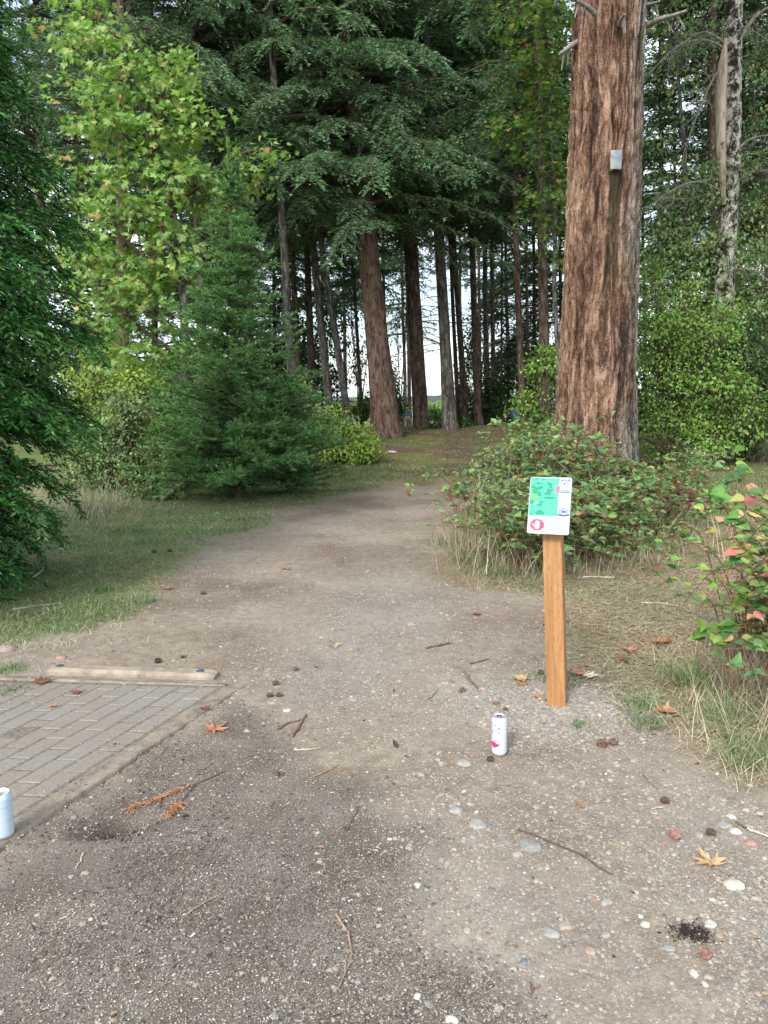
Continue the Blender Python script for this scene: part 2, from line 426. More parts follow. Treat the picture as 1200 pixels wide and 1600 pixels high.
def build_ground():
    def axis(n, k, A, c):
        u = np.linspace(-1, 1, n); return c + A * np.sinh(k * u)
    xs = axis(760, 9.2, .42, 0.2); ys = axis(900, 9.2, .55, 2.9)
    ys = ys[ys > -60]
    X, Y = np.meshgrid(xs, ys)
    Z = ground_z(X, Y)
    mul, left, right, pad, grav, mound = region(X, Y)
    Z = Z - pad * 0.03
    rows, cols = X.shape
    V = np.stack([X, Y, Z], -1).reshape(-1, 3)
    i = np.arange(rows - 1)[:, None] * cols; j = np.arange(cols - 1)[None]
    F = np.stack([i + j, i + j + 1, i + cols + j + 1, i + cols + j], -1).reshape(-1, 4)
    g = Geo(); g.add(V, F)
    hole = np.exp(-(((X - HOLE[0]) / .10) ** 2 + ((Y - HOLE[1] + .02) / .065) ** 2))
    b = G(1083, 1456)
    hole = hole + .85 * np.exp(-(((X - b[0]) / .055) ** 2 + ((Y - b[1]) / .05) ** 2) * 1.0) * (0.6 + .9 * fbm(xyz(X * 40, Y * 40), 2, 8))
    me_ = None
    m, nt, bs = mat_new('earth'); Ln = nt.links.new
    def attr(n):
        a = nd(nt, 'Attribute'); a.attribute_name = n; return a.outputs['Fac']
    tcn = nd(nt, 'TexCoord'); co = tcn.outputs['Object']
    def noise(sc, det=4.0, r=.55, dist=0.0):
        n = nd(nt, 'TexNoise', Scale=sc, Detail=det, Roughness=r, Distortion=dist); Ln(co, n.inputs[0]); return n.outputs[0]
    def vor(sc, feat='F1', rand=1.0):
        v = nt.nodes.new('ShaderNodeTexVoronoi'); v.feature = feat; v.inputs['Scale'].default_value = sc; v.inputs['Randomness'].default_value = rand
        Ln(co, v.inputs[0]); return v
    nA, nB, nC = noise(0.75, 6, .62), noise(14, 5, .65), noise(90, 4, .7)
    dirt = ramp(nt, [(.36, (.168, .126, .092)), (.48, (.236, .190, .143)), (.58, (.288, .242, .188)), (.68, (.308, .270, .220))]); Ln(nA, dirt.inputs[0])
    fine = ramp(nt, [(.25, (.62, .60, .58)), (.5, (1, 1, 1)), (.78, (1.35, 1.36, 1.36))]); Ln(nC, fine.inputs[0])
    med = ramp(nt, [(.3, (.74, .72, .70)), (.7, (1.22, 1.22, 1.22))]); Ln(nB, med.inputs[0])
    col = mixc(nt, 1.0, mixc(nt, 1.0, dirt.outputs[0], fine.outputs[0], 'MULTIPLY'), med.outputs[0], 'MULTIPLY')
    # embedded small stones: voronoi cells, coverage set by the gravel mask
    v1, v2 = vor(75), vor(150)
    def stones(v, lo, hi):
        sep = nd(nt, 'SeparateColor'); Ln(v.outputs['Color'], sep.inputs[0])
        th = math_n(nt, 'MULTIPLY_ADD', attr('gravel'), hi - lo, lo)
        pick = math_n(nt, 'LESS_THAN', sep.outputs[0], th)
        core = math_n(nt, 'LESS_THAN', v.outputs['Distance'], .46)
        r = ramp(nt, [(0, (.20, .20, .185)), (.35, (.27, .265, .24)), (.6, (.34, .31, .26)), (.8, (.30, .235, .18)), (1, (.50, .48, .42))])
        Ln(sep.outputs[1], r.inputs[0])
        return math_n(nt, 'MULTIPLY', pick, core), r.outputs[0]
    f1, s1 = stones(v1, .10, .75); f2, s2 = stones(v2, .22, .85)
    col = mixc(nt, math_n(nt, 'MULTIPLY', f2, .8), col, s2); col = mixc(nt, math_n(nt, 'MULTIPLY', f1, .85), col, s1)
    grey = mixc(nt, math_n(nt, 'MULTIPLY', attr('gravel'), .22), col, (.245, .23, .21)); col = grey
    # mulch
    nm = noise(160, 5, .7); mu = ramp(nt, [(.33, (.070, .059, .049)), (.48, (.148, .129, .110)), (.60, (.22, .196, .168)), (.70, (.46, .42, .36))]); Ln(nm, mu.inputs[0])
    nm2 = noise(3.5, 4); mm = ramp(nt, [(.35, (.80, .76, .72)), (.65, (1.15, 1.14, 1.12))]); Ln(nm2, mm.inputs[0])
    mcol = mixc(nt, 1.0, mu.outputs[0], mm.outputs[0], 'MULTIPLY')
    col = mixc(nt, attr('mulch'), col, mcol)
    # soil under grass, straw
    ng = noise(45, 5, .7); so = ramp(nt, [(.36, (.10, .078, .054)), (.5, (.21, .170, .122)), (.64, (.36, .305, .225))]); Ln(ng, so.inputs[0])
    ng2 = noise(1.6, 4); gm = ramp(nt, [(.4, (.82, .98, .75)), (.62, (1.12, 1.02, .95))]); Ln(ng2, gm.inputs[0])
    scol = mixc(nt, 1.0, so.outputs[0], gm.outputs[0], 'MULTIPLY')
    rs = nd(nt, 'SeparateXYZ'); Ln(co, rs.inputs[0]); rsr = ramp(nt, [(.45, (.80, 1.02, .70)), (.55, (1.05, .93, .84))]); Ln(math_n(nt, 'MULTIPLY_ADD', rs.outputs[0], .2, .5), rsr.inputs[0]); scol = mixc(nt, 1.0, scol, rsr.outputs[0], 'MULTIPLY')
    col = mixc(nt, attr('turf'), col, scol)
    # needle litter on the mound
    nl = noise(30, 5, .7); li = ramp(nt, [(.3, (.055, .036, .024)), (.55, (.125, .080, .052)), (.72, (.21, .15, .10))]); Ln(nl, li.inputs[0])
    nl2 = noise(.8, 5, .6); lg = ramp(nt, [(.47, (0, 0, 0)), (.56, (1, 1, 1))]); Ln(nl2, lg.inputs[0])
    lcol = mixc(nt, lg.outputs[0], li.outputs[0], mixc(nt, 1.0, scol, (.6, .85, .5), 'MULTIPLY'))
    col = mixc(nt, attr('mound'), col, lcol)
    # freshly dug and charred soil
    col = mixc(nt, math_n(nt, 'MULTIPLY', attr('dark'), 1.0, clamp=True), col, (.034, .027, .022))
    Ln(col, bs.inputs['Base Color']); bs.inputs['Roughness'].default_value = .92; bs.inputs['Specular IOR Level'].default_value = .25
    hgt = math_n(nt, 'ADD', math_n(nt, 'MULTIPLY', nC, .5), math_n(nt, 'ADD', math_n(nt, 'MULTIPLY', nB, .6), math_n(nt, 'ADD', math_n(nt, 'MULTIPLY', f1, .35), math_n(nt, 'MULTIPLY', f2, .2))))
    hgt = math_n(nt, 'ADD', hgt, math_n(nt, 'MULTIPLY', math_n(nt, 'MULTIPLY', nm, attr('mulch')), .8))
    bp = nd(nt, 'Bump', Strength=.7, Distance=.008); Ln(hgt, bp.inputs['Height']); Ln(bp.outputs[0], bs.inputs['Normal'])
    me = g.mesh('ground', [m])
    for nme, arr in (('gravel', grav), ('mulch', mul), ('turf', np.clip(left + right, 0, 1)), ('mound', mound), ('dark', np.clip(hole, 0, 1))):
        at = me.attributes.new(nme, 'FLOAT', 'POINT'); at.data.foreach_set('value', arr.astype(np.float32).ravel())
    tag(link('ground', me), kind='structure')
build_ground()

# far hills
def build_hills():
    xs = np.linspace(-1800, 1800, 260); V = []; rows = [(1500, -2), (1560, 1), (1650, 1.6), (1800, 1.0)]
    h = 10 + 6 * fbm(xyz(xs * .004, 0), 4, 4) + 1.0 * fbm(xyz(xs * .06, 1), 3, 5)
    P = np.stack([np.stack([xs, np.full_like(xs, y), np.where(k < 0, -3, h * k)], -1) for y, k in rows])
    n = len(xs); i = np.arange(3)[:, None] * n; j = np.arange(n - 1)[None]
    F = np.stack([i + j, i + j + 1, i + n + j + 1, i + n + j], -1).reshape(-1, 4)
    g = Geo(); g.add(P.reshape(-1, 3), F)
    tag(link('hills', g.mesh('hills', [plain('haze_tinted_woodland', (.06, .08, .08), .9, .1, var=.4, sc=.05)])), kind='structure')  # slight blue of distance haze is mixed into the woodland colour
build_hills()

# ------------------------------------------------------------------ paved pad
def build_pad():
    z0 = float(ground_z(*(PAD_B - PU * 1.2 + PV * .6), False))
    def pt(u, v, z): # u back from far corner along the edge, v leftwards
        p = PAD_B - PU * u + PV * v; return [p[0], p[1], z]
    root = link('paved_pad', None); tag(root, 'grey concrete paver parking pad edged with a worn wooden board', 'paving')
    g = Geo(); r = np.random.default_rng(3)
    bw, bl, gap = .104, .205, .0055
    EW = .10
    def slab(u0, u1, v0, v1, zt, jit=.0015):
        za = zt + r.normal(0, jit); q = .006
        c = [(u0, v0), (u1, v0), (u1, v1), (u0, v1)]
        um, vm = (u0 + u1) / 2, (v0 + v1) / 2
        ins = [(u + (q if u < um else -q), v + (q if v < vm else -q)) for u, v in c]
        V = [pt(u, v, za - .03) for u, v in c] + [pt(u, v, za - q) for u, v in c] + [pt(u, v, za + r.normal(0, .0008)) for u, v in ins]
        F = []
        for a in (0, 4):
            for k in range(4): F.append([a + k, a + (k + 1) % 4, a + 4 + (k + 1) % 4, a + 4 + k])
        F.append([8, 9, 10, 11]); g.add(V, F)
    row = 0; v = EW
    while v < PAD_W:
        u = EW * .3 - (bl / 2 if row % 2 else 0)
        while u < 3.4:
            slab(max(u, .06) + gap / 2, u + bl - gap / 2, v + gap / 2, v + bw - gap / 2, z0 + .012) if u + bl > .09 else None
            u += bl
        v += bw; row += 1
    m, nt, b = mat_new('paver'); Ln = nt.links.new
    geo = nd(nt, 'NewGeometry'); rr = ramp(nt, [(0, (.215, .208, .190)), (.5, (.245, .238, .22)), (1, (.275, .268, .25))]); Ln(geo.outputs['Random Per Island'], rr.inputs[0])
    tcn = nd(nt, 'TexCoord'); n1 = nd(nt, 'TexNoise', Scale=2.2, Detail=6.0, Roughness=.6); Ln(tcn.outputs['Object'], n1.inputs[0])
    n2 = nd(nt, 'TexNoise', Scale=120.0, Detail=5.0, Roughness=.7); Ln(tcn.outputs['Object'], n2.inputs[0])
    d = ramp(nt, [(.30, (.35,) * 3), (.55, (1,) * 3)]); Ln(n1.outputs[0], d.inputs[0])
    f = ramp(nt, [(.3, (.7,) * 3), (.7, (1.3,) * 3)]); Ln(n2.outputs[0], f.inputs[0])
    c = mixc(nt, d.outputs[0], rr.outputs[0], (.225, .198, .165)); c = mixc(nt, 1.0, c, f.outputs[0], 'MULTIPLY')
    Ln(c, b.inputs['Base Color']); b.inputs['Roughness'].default_value = .9
    bp = nd(nt, 'Bump', Strength=.5, Distance=.003); Ln(n2.outputs[0], bp.inputs['Height']); Ln(bp.outputs[0], b.inputs['Normal'])
    link('paver_field', g.mesh('paver_field', [m], smooth=False), root)
    # jointing sand bed just below the paver tops
    g = Geo(); g.add([pt(.02, .02, z0 + .0092), pt(3.4, .02, z0 + .0092), pt(3.4, PAD_W, z0 + .0092), pt(.02, PAD_W, z0 + .0092)], [[0, 1, 2, 3]])
    link('sand_bed', g.mesh('sand_bed', [plain('joint_sand', (.17, .148, .12), .95, .1, var=.4, sc=60)]), root)
    # boards
    bm_ = bark('edge_board_wood', (.15, .122, .095), (.235, .195, .152), (.31, .262, .205), 1, 14, .3)
    for nm, (a0, a1, b0, b1) in {'edge_board': (-.01, 3.4, -.012, EW - .015), 'end_board': (-.01, .030, EW - .012, PAD_W)}.items():
        g = Geo(); n = 60; 
        lon = (a0, a1) if nm == 'edge_board' else (b0, b1)
        lat = (b0, b1) if nm == 'edge_board' else (a0, a1)
        V = []
        for k in range(n + 1):
            s = lon[0] + (lon[1] - lon[0]) * k / n
            w = .010 * float(vnoise(np.array([s * 7, 0, 1.0 if nm == 'edge_board' else 5.]))) 
            for q, (t, zz) in enumerate(((0, -.04), (0, .010), (.006, .016), (-.006, .016), (0, .010), (0, -.04))):
                l = (lat[0] + w) if q < 3 else lat[1]
                l += t; hz = z0 + zz + .003 * float(vnoise(np.array([s * 5, q, 3.])))
                V.append(pt(s, l, hz) if nm == 'edge_board' else pt(l, s, hz))
        V = np.array(V); i = np.arange(n)[:, None] * 6; j = np.arange(5)[None]
        F = np.stack([i + j, i + j + 1, i + 6 + j + 1, i + 6 + j], -1).reshape(-1, 4); g.add(V, F)
        link(nm, g.mesh(nm, [bm_]), root)
    return z0
PADZ = build_pad()

def bev_block(name, pts_low, pts_top, mat):
    g = Geo(); n = len(pts_low); V = list(pts_low) + list(pts_top)
    F = [[k, (k + 1) % n, n + (k + 1) % n, n + k] for k in range(n)]
    g.add(V, F); g.add(pts_top, [list(range(n))]); return g.mesh(name, [mat], smooth=False)

def build_stop():
    a, b = G(72, 1054), G(334, 1064)
    u = (b - a); Ln = np.linalg.norm(u[:2]); u = u / Ln; v = np.array([-u[1], u[0], 0])
    z = float(ground_z(a[0], a[1], False))
    bm = bmesh.new(); n = 50; prof = [(0, 0), (.0, .018), (.018, .034), (.080, .034), (.100, .018), (.100, 0)]
    rows = []
    for k in range(n + 1):
        s = Ln * k / n; e = min(s, Ln - s); ins = max(0, .03 - e)
        row = []
        for q, (l, h) in enumerate(prof):
            hh = h - (.014 if h > .03 else .004 if h > .01 else 0) * (ins / .03)
            wob = .0025 * float(vnoise(np.array([s * 9, q * 1.7, 2.])))
            p = a + u * s + v * (l + wob); row.append(bm.verts.new((p[0], p[1], z + hh + wob - (.01 if h == 0 else 0))))
        rows.append(row)
    for k in range(n):
        for q in range(5): bm.faces.new((rows[k][q], rows[k][q + 1], rows[k + 1][q + 1], rows[k + 1][q]))
    bm.faces.new(rows[0]); bm.faces.new(rows[-1][::-1])
    bmesh.ops.recalc_face_normals(bm, faces=bm.faces[:])
    me = bpy.data.meshes.new('wheel_stop'); bm.to_mesh(me); bm.free()
    me.materials.append(plain('worn_concrete', (.30, .25, .195), .9, .2, var=.28, sc=16, bump=.5, bd=.006))
    root = tag(link('wheel_stop', None), 'low tan concrete wheel stop at the head of the paved pad', 'wheel stop')
    link('block', me, root)
    cm = plain('pin_cap_metal', (.07, .095, .12), .45, .5, .3, var=.3, sc=60)
    for s in (.055, Ln - .09):
        g = Geo(); V, F = ico(3); p = a + u * s + v * .050
        g.add(V * np.array([.024, .022, .008]) + np.array([p[0], p[1], z + .033]), F[0]); link('pin_cap', g.mesh('pin_cap', [cm]), root)
build_stop()

# ------------------------------------------------------------------ sign on its post
def text_geo(txt, size, xscale=1.0, align='LEFT', bold=0.0, spacing=1.0):
    c = bpy.data.curves.new('lettering', 'FONT'); c.body = txt; c.size = size; c.align_x = align; c.resolution_u = 3; c.space_character = spacing
    c.offset = bold
    o = bpy.data.objects.new('lettering', c); COL.objects.link(o)
    dg = bpy.context.evaluated_depsgraph_get(); me = o.evaluated_get(dg).to_mesh()
    V = np.array([v.co[:] for v in me.vertices]); me.calc_loop_triangles(); F = np.array([t.vertices[:] for t in me.loop_triangles])
    o.evaluated_get(dg).to_mesh_clear(); bpy.data.objects.remove(o); bpy.data.curves.remove(c)
    if len(V): V[:, 0] *= xscale
    return V, F

def build_sign():
    base = POST.copy(); base[2] = float(ground_z(base[0], base[1]))
    root = thing('trail_sign', 'disc golf hole map sign on a tan wooden post beside the trail', 'sign', base)
    yaw = radians(-21)
    root.rotation_euler = (0, radians(-3.2), yaw)
    w = .0445; Hh = .943
    bm = bmesh.new()
    bmesh.ops.create_cube(bm, size=1)
    for v in bm.verts:
        v.co = Vector((v.co.x * w * 2, v.co.y * w * 2, (v.co.z + .5) * (Hh + .15) - .15))
        if v.co.z > .5 and v.co.y < 0: v.co.z -= .035       # top cut on a slant under the plate
    bmesh.ops.bevel(bm, geom=bm.edges[:], offset=.004, segments=2, affect='EDGES')
    me = bpy.data.meshes.new('post'); bm.to_mesh(me); bm.free()
    m, nt, b = mat_new('stained_wood'); Ln = nt.links.new
    tcn = nd(nt, 'TexCoord'); mpn = nd(nt, 'Mapping'); mpn.inputs['Scale'].default_value = (22, 22, 1.2); Ln(tcn.outputs['Object'], mpn.inputs[0])
    n1 = nd(nt, 'TexNoise', Scale=1.6, Detail=6.0, Roughness=.6, Distortion=1.2); Ln(mpn.outputs[0], n1.inputs[0])
    r = ramp(nt, [(.3, (.25, .115, .040)), (.5, (.345, .172, .064)), (.72, (.42, .235, .100))]); Ln(n1.outputs[0], r.inputs[0])
    mp2 = nd(nt, 'Mapping'); mp2.inputs['Scale'].default_value = (180, 180, 28); Ln(tcn.outputs['Object'], mp2.inputs[0])
    n2 = nd(nt, 'TexNoise', Scale=1.0, Detail=2.0); Ln(mp2.outputs[0], n2.inputs[0])
    r2 = ramp(nt, [(.28, (.62, .55, .5)), (.42, (1, 1, 1)), (.7, (1.06, 1.06, 1.06))]); Ln(n2.outputs[0], r2.inputs[0])
    Ln(mixc(nt, 1.0, r.outputs[0], r2.outputs[0], 'MULTIPLY'), b.inputs['Base Color']); b.inputs['Roughness'].default_value = .6
    bp = nd(nt, 'Bump', Strength=.25, Distance=.001); Ln(n2.outputs[0], bp.inputs['Height']); Ln(bp.outputs[0], b.inputs['Normal'])
    me.materials.append(m); link('post', me, root)
    # plate
    pw, ph = .216, .292
    plate = Geo()
    def rounded(w, h, r, z, n=6):
        P = []
        for cx, cy, a0 in ((w / 2 - r, h / 2 - r, 0), (-w / 2 + r, h / 2 - r, 90), (-w / 2 + r, -h / 2 + r, 180), (w / 2 - r, -h / 2 + r, 270)):
            for k in range(n + 1):
                a = radians(a0 + 90 * k / n); P.append([cx + r * cos(a), cy + r * sin(a), z])
        return np.array(P)
    A = rounded(pw, ph, .010, 0); B = rounded(pw, ph, .010, .003); n = len(A)
    plate.add(np.concatenate([A, B]), [[k, (k + 1) % n, n + (k + 1) % n, n + k] for k in range(n)]); plate.add(B, [list(range(n))]); plate.add(A, [list(range(n))[::-1]])
    po = link('sign_plate', plate.mesh('sign_plate', [plain('white_sign_face', (.43, .49, .53), .6, .25)], smooth=False), root)
    po.location = (-.004, -.060, Hh + .060); po.rotation_euler = (radians(90 - 17), radians(2.5), 0); po.scale = (.91, .94, 1)
    def flat(name, V, F, z, mat, lab=None):
        g = Geo(); V = np.asarray(V, float).copy()
        if V.shape[1] == 2: V = np.c_[V, np.zeros(len(V))]
        V[:, 2] = z; 
        if isinstance(F[0], (list, np.ndarray)) and len(set(map(len, F))) == 1: g.add(V, F)
        else:
            for f in F: g.add(V, [f])
        return link(name, g.mesh(name, [mat], smooth=False), po)
    C = lambda name, c: plain(name, tuple(q * .74 for q in c), .65, .2)
    aqua, green, lime, pink, blue, ink, red = C('map_aqua', (.11, .56, .38)), C('map_green', (.03, .36, .22)), C('map_lime', (.22, .62, .15)), C('map_pink', (.85, .22, .36)), C('map_blue', (.05, .22, .62)), C('ink', (.05, .06, .22)), C('stop_pink', (.80, .10, .20))
    # photo crop of plate: x 190..950 -> -.108...108 ; y 185..1300 -> .146..-.146
    def mapx(u, v):  # plate-plane coordinates from fractions
        return (u - .5) * pw, (.5 - v) * ph
    def quad(u0, v0, u1, v1):
        (x0, y0), (x1, y1) = mapx(u0, v0), mapx(u1, v1); return [[x0, y1], [x1, y1], [x1, y0], [x0, y0]]
    flat('map_panel', quad(.015, .015, .70, .685), [[0, 1, 2, 3]], .0036, aqua)
    r = np.random.default_rng(5)
    def blob(name, blobs, mat, z):
        g = Geo()
        for bi, (u, v, ru, rv, rot) in enumerate(blobs):
            n = 18; a = np.arange(n) * 2 * pi / n; rad = 1 + .16 * np.sin(3 * a + r.uniform(0, 6)) + .08 * np.sin(5 * a + r.uniform(0, 6))
            x, y = mapx(u, v); X = ru * pw * rad * np.cos(a); Y = rv * ph * rad * np.sin(a); c, s = cos(rot), sin(rot)
            V = np.stack([x + X * c - Y * s, y + X * s + Y * c, np.full(n, z + bi * .00002)], -1); g.add(V, [list(range(n))])
        link(name, g.mesh(name, [mat], smooth=False), po)
    blob('map_trees', [(.15, .045, .04, .012, 0), (.32, .04, .05, .01, 0), (.20, .11, .06, .02, 0), (.29, .12, .03, .014, 0), (.09, .135, .022, .012, 0), (.09, .18, .055, .025, 0),
                       (.25, .19, .07, .035, .3), (.16, .22, .05, .04, 0), (.13, .27, .07, .025, 0), (.24, .30, .05, .04, 0), (.09, .23, .025, .015, 0),
                       (.47, .12, .07, .025, -.4), (.50, .17, .05, .02, 0), (.48, .24, .075, .04, .2), (.44, .29, .085, .028, 0), (.47, .365, .12, .02, 0), (.58, .36, .05, .012, .3),
                       (.30, .44, .045, .02, 0), (.27, .49, .07, .02, .2), (.07, .44, .05, .035, .4), (.28, .63, .11, .04, 0)], green, .0042)
    blob('map_fairway', [(.12, .35, .09, .05, 0)], lime, .0039)
    flat('map_building', quad(.625, .145, .72, .285), [[0, 1, 2, 3]], .0042, pink)
    blob('map_tee', [(.155, .47, .03, .015, .5)], C('map_rose', (.8, .45, .45)), .0044)
    blob('map_basket', [(.085, .655, .022, .018, .3)], blue, .0044)
    flat('blue_bar', quad(.735, .245, .965, .268), [[0, 1, 2, 3]], .0038, C('bar_blue', (.06, .30, .62)))
    def words(name, txt, u, v, size, xs, mat, align='CENTER', bold=.0006, sp=1.0):
        V, F = text_geo(txt, size, xs, align, bold, sp); x, y = mapx(u, v); V = V + np.array([x, y, 0]); flat(name, V, list(F), .0040, mat)
    grey = C('print_grey', (.16, .20, .28))
    words('heading_text', 'HOLES', .85, .068, .0150, 1.05, ink, bold=.0004, sp=1.12); words('heading_text', '2 & 11', .85, .122, .0150, 1.0, ink, bold=.0004, sp=1.15)
    words('hole_text', 'HOLE 2', .85, .175, .0085, 1.1, grey, bold=.0002)
    words('pink_text', 'NEXT TABLES', .85, .232, .0082, .80, pink, bold=.0005)
    for k, (t, v) in enumerate((('disc golf course', .318), ('Par 3', .345), ('275 feet', .365), ('COURSE MAP', .475), ('by hole', .50))):
        words('detail_text', t, .84, v, .0062, .85, grey, bold=0)
    for k, t in enumerate(('Please be sure these', 'people behind the', 'area is clear by other', 'park users and return', 'your disc throwing.')):
        words('notice_text', t, .46, .795 + .034 * k, .0098, .92, grey, 'LEFT', 0)
    sc_ = plain('screw_steel', (.35, .35, .36), .4, .5, .6)
    for u, v in ((.5, .02), (.5, .98)):
        g = Geo(); V, F = ico(2); x, y = mapx(u, v); g.add(V * np.array([.0035, .0035, .0016]) + np.array([x, y, .0036]), F[0]); link('screw', g.mesh('screw', [sc_]), po)
    # club emblem: ring, monogram and ribbon
    cx, cy = mapx(.845, .60)
    n = 28; a = np.arange(n) * 2 * pi / n
    ring = np.concatenate([np.stack([cx + .0235 * np.cos(a), cy + .0185 * np.sin(a)], -1), np.stack([cx + .0205 * np.cos(a), cy + .0158 * np.sin(a)], -1)])
    eb = C('emblem_blue', (.07, .12, .52))
    flat('emblem_ring', ring, [[k, (k + 1) % n, n + (k + 1) % n, n + k] for k in range(n)], .0040, eb)
    V, F = text_geo('DGA', .017, .75, 'CENTER', .0012); flat('emblem_letters', V + np.array([cx, cy - .005, 0]), list(F), .0042, eb)
    s = np.linspace(-1, 1, 13); low = np.stack([cx + .031 * s, cy - .0145 - .006 * (1 - s * s) - .003], -1); up = low + np.array([0, .007])
    flat('emblem_ribbon', np.concatenate([low, up]), [[k, k + 1, 13 + k + 1, 13 + k] for k in range(12)], .0044, eb)
    # stop hand
    cx, cy = mapx(.235, .845)
    a = radians(22.5) + np.arange(8) * pi / 4
    flat('stop_octagon', np.stack([cx + .0385 * np.cos(a), cy + .031 * np.sin(a)], -1), [list(range(8))], .0037, red)
    g = Geo()
    def cap(x0, y0, x1, y1, wd, z):
        d = np.array([x1 - x0, y1 - y0]); l = np.linalg.norm(d); d /= l; p = np.array([-d[1], d[0]]); P = []
        for k in range(9): t = pi / 2 - pi * k / 8; P.append(np.array([x1, y1]) + wd * (d * cos(t) + p * sin(t)))
        for k in range(9): t = -pi / 2 - pi * k / 8; P.append(np.array([x0, y0]) + wd * (d * cos(t) + p * sin(t)))
        P = np.array(P) + np.array([cx, cy]); g.add(np.c_[P, np.full(len(P), z)], [list(range(len(P)))])
    for k, (x, h) in enumerate(((-.0085, .015), (-.0028, .019), (.003, .019), (.0088, .016))): cap(x, -.008, x, h, .0025, .0041 + k * 1e-5)
    cap(-.0225, .004, -.008, -.013, .003, .0042); 
    P = np.array([[cx + .0125 * cos(t), cy - .009 + .0125 * sin(t)] for t in np.arange(16) * pi / 8]); g.add(np.c_[P, np.full(16, .0043)], [list(range(16))])
    link('stop_hand', g.mesh('stop_hand', [C('hand_white', (.75, .78, .8))], smooth=False), po)
build_sign()

# ------------------------------------------------------------------ drink cans
def lathe(g, prof, n=40, mat=0):
    P = np.array(prof); a = np.arange(n) * 2 * pi / n
    V = np.stack([P[:, 0:1] * np.cos(a), P[:, 0:1] * np.sin(a), np.repeat(P[:, 1:2], n, 1)], -1).reshape(-1, 3)
    i = np.arange(len(P) - 1)[:, None] * n; j = np.arange(n)[None]; k = (j + 1) % n
    g.add(V, np.stack([i + j, i + k, i + n + k, i + n + j], -1).reshape(-1, 4), mat)

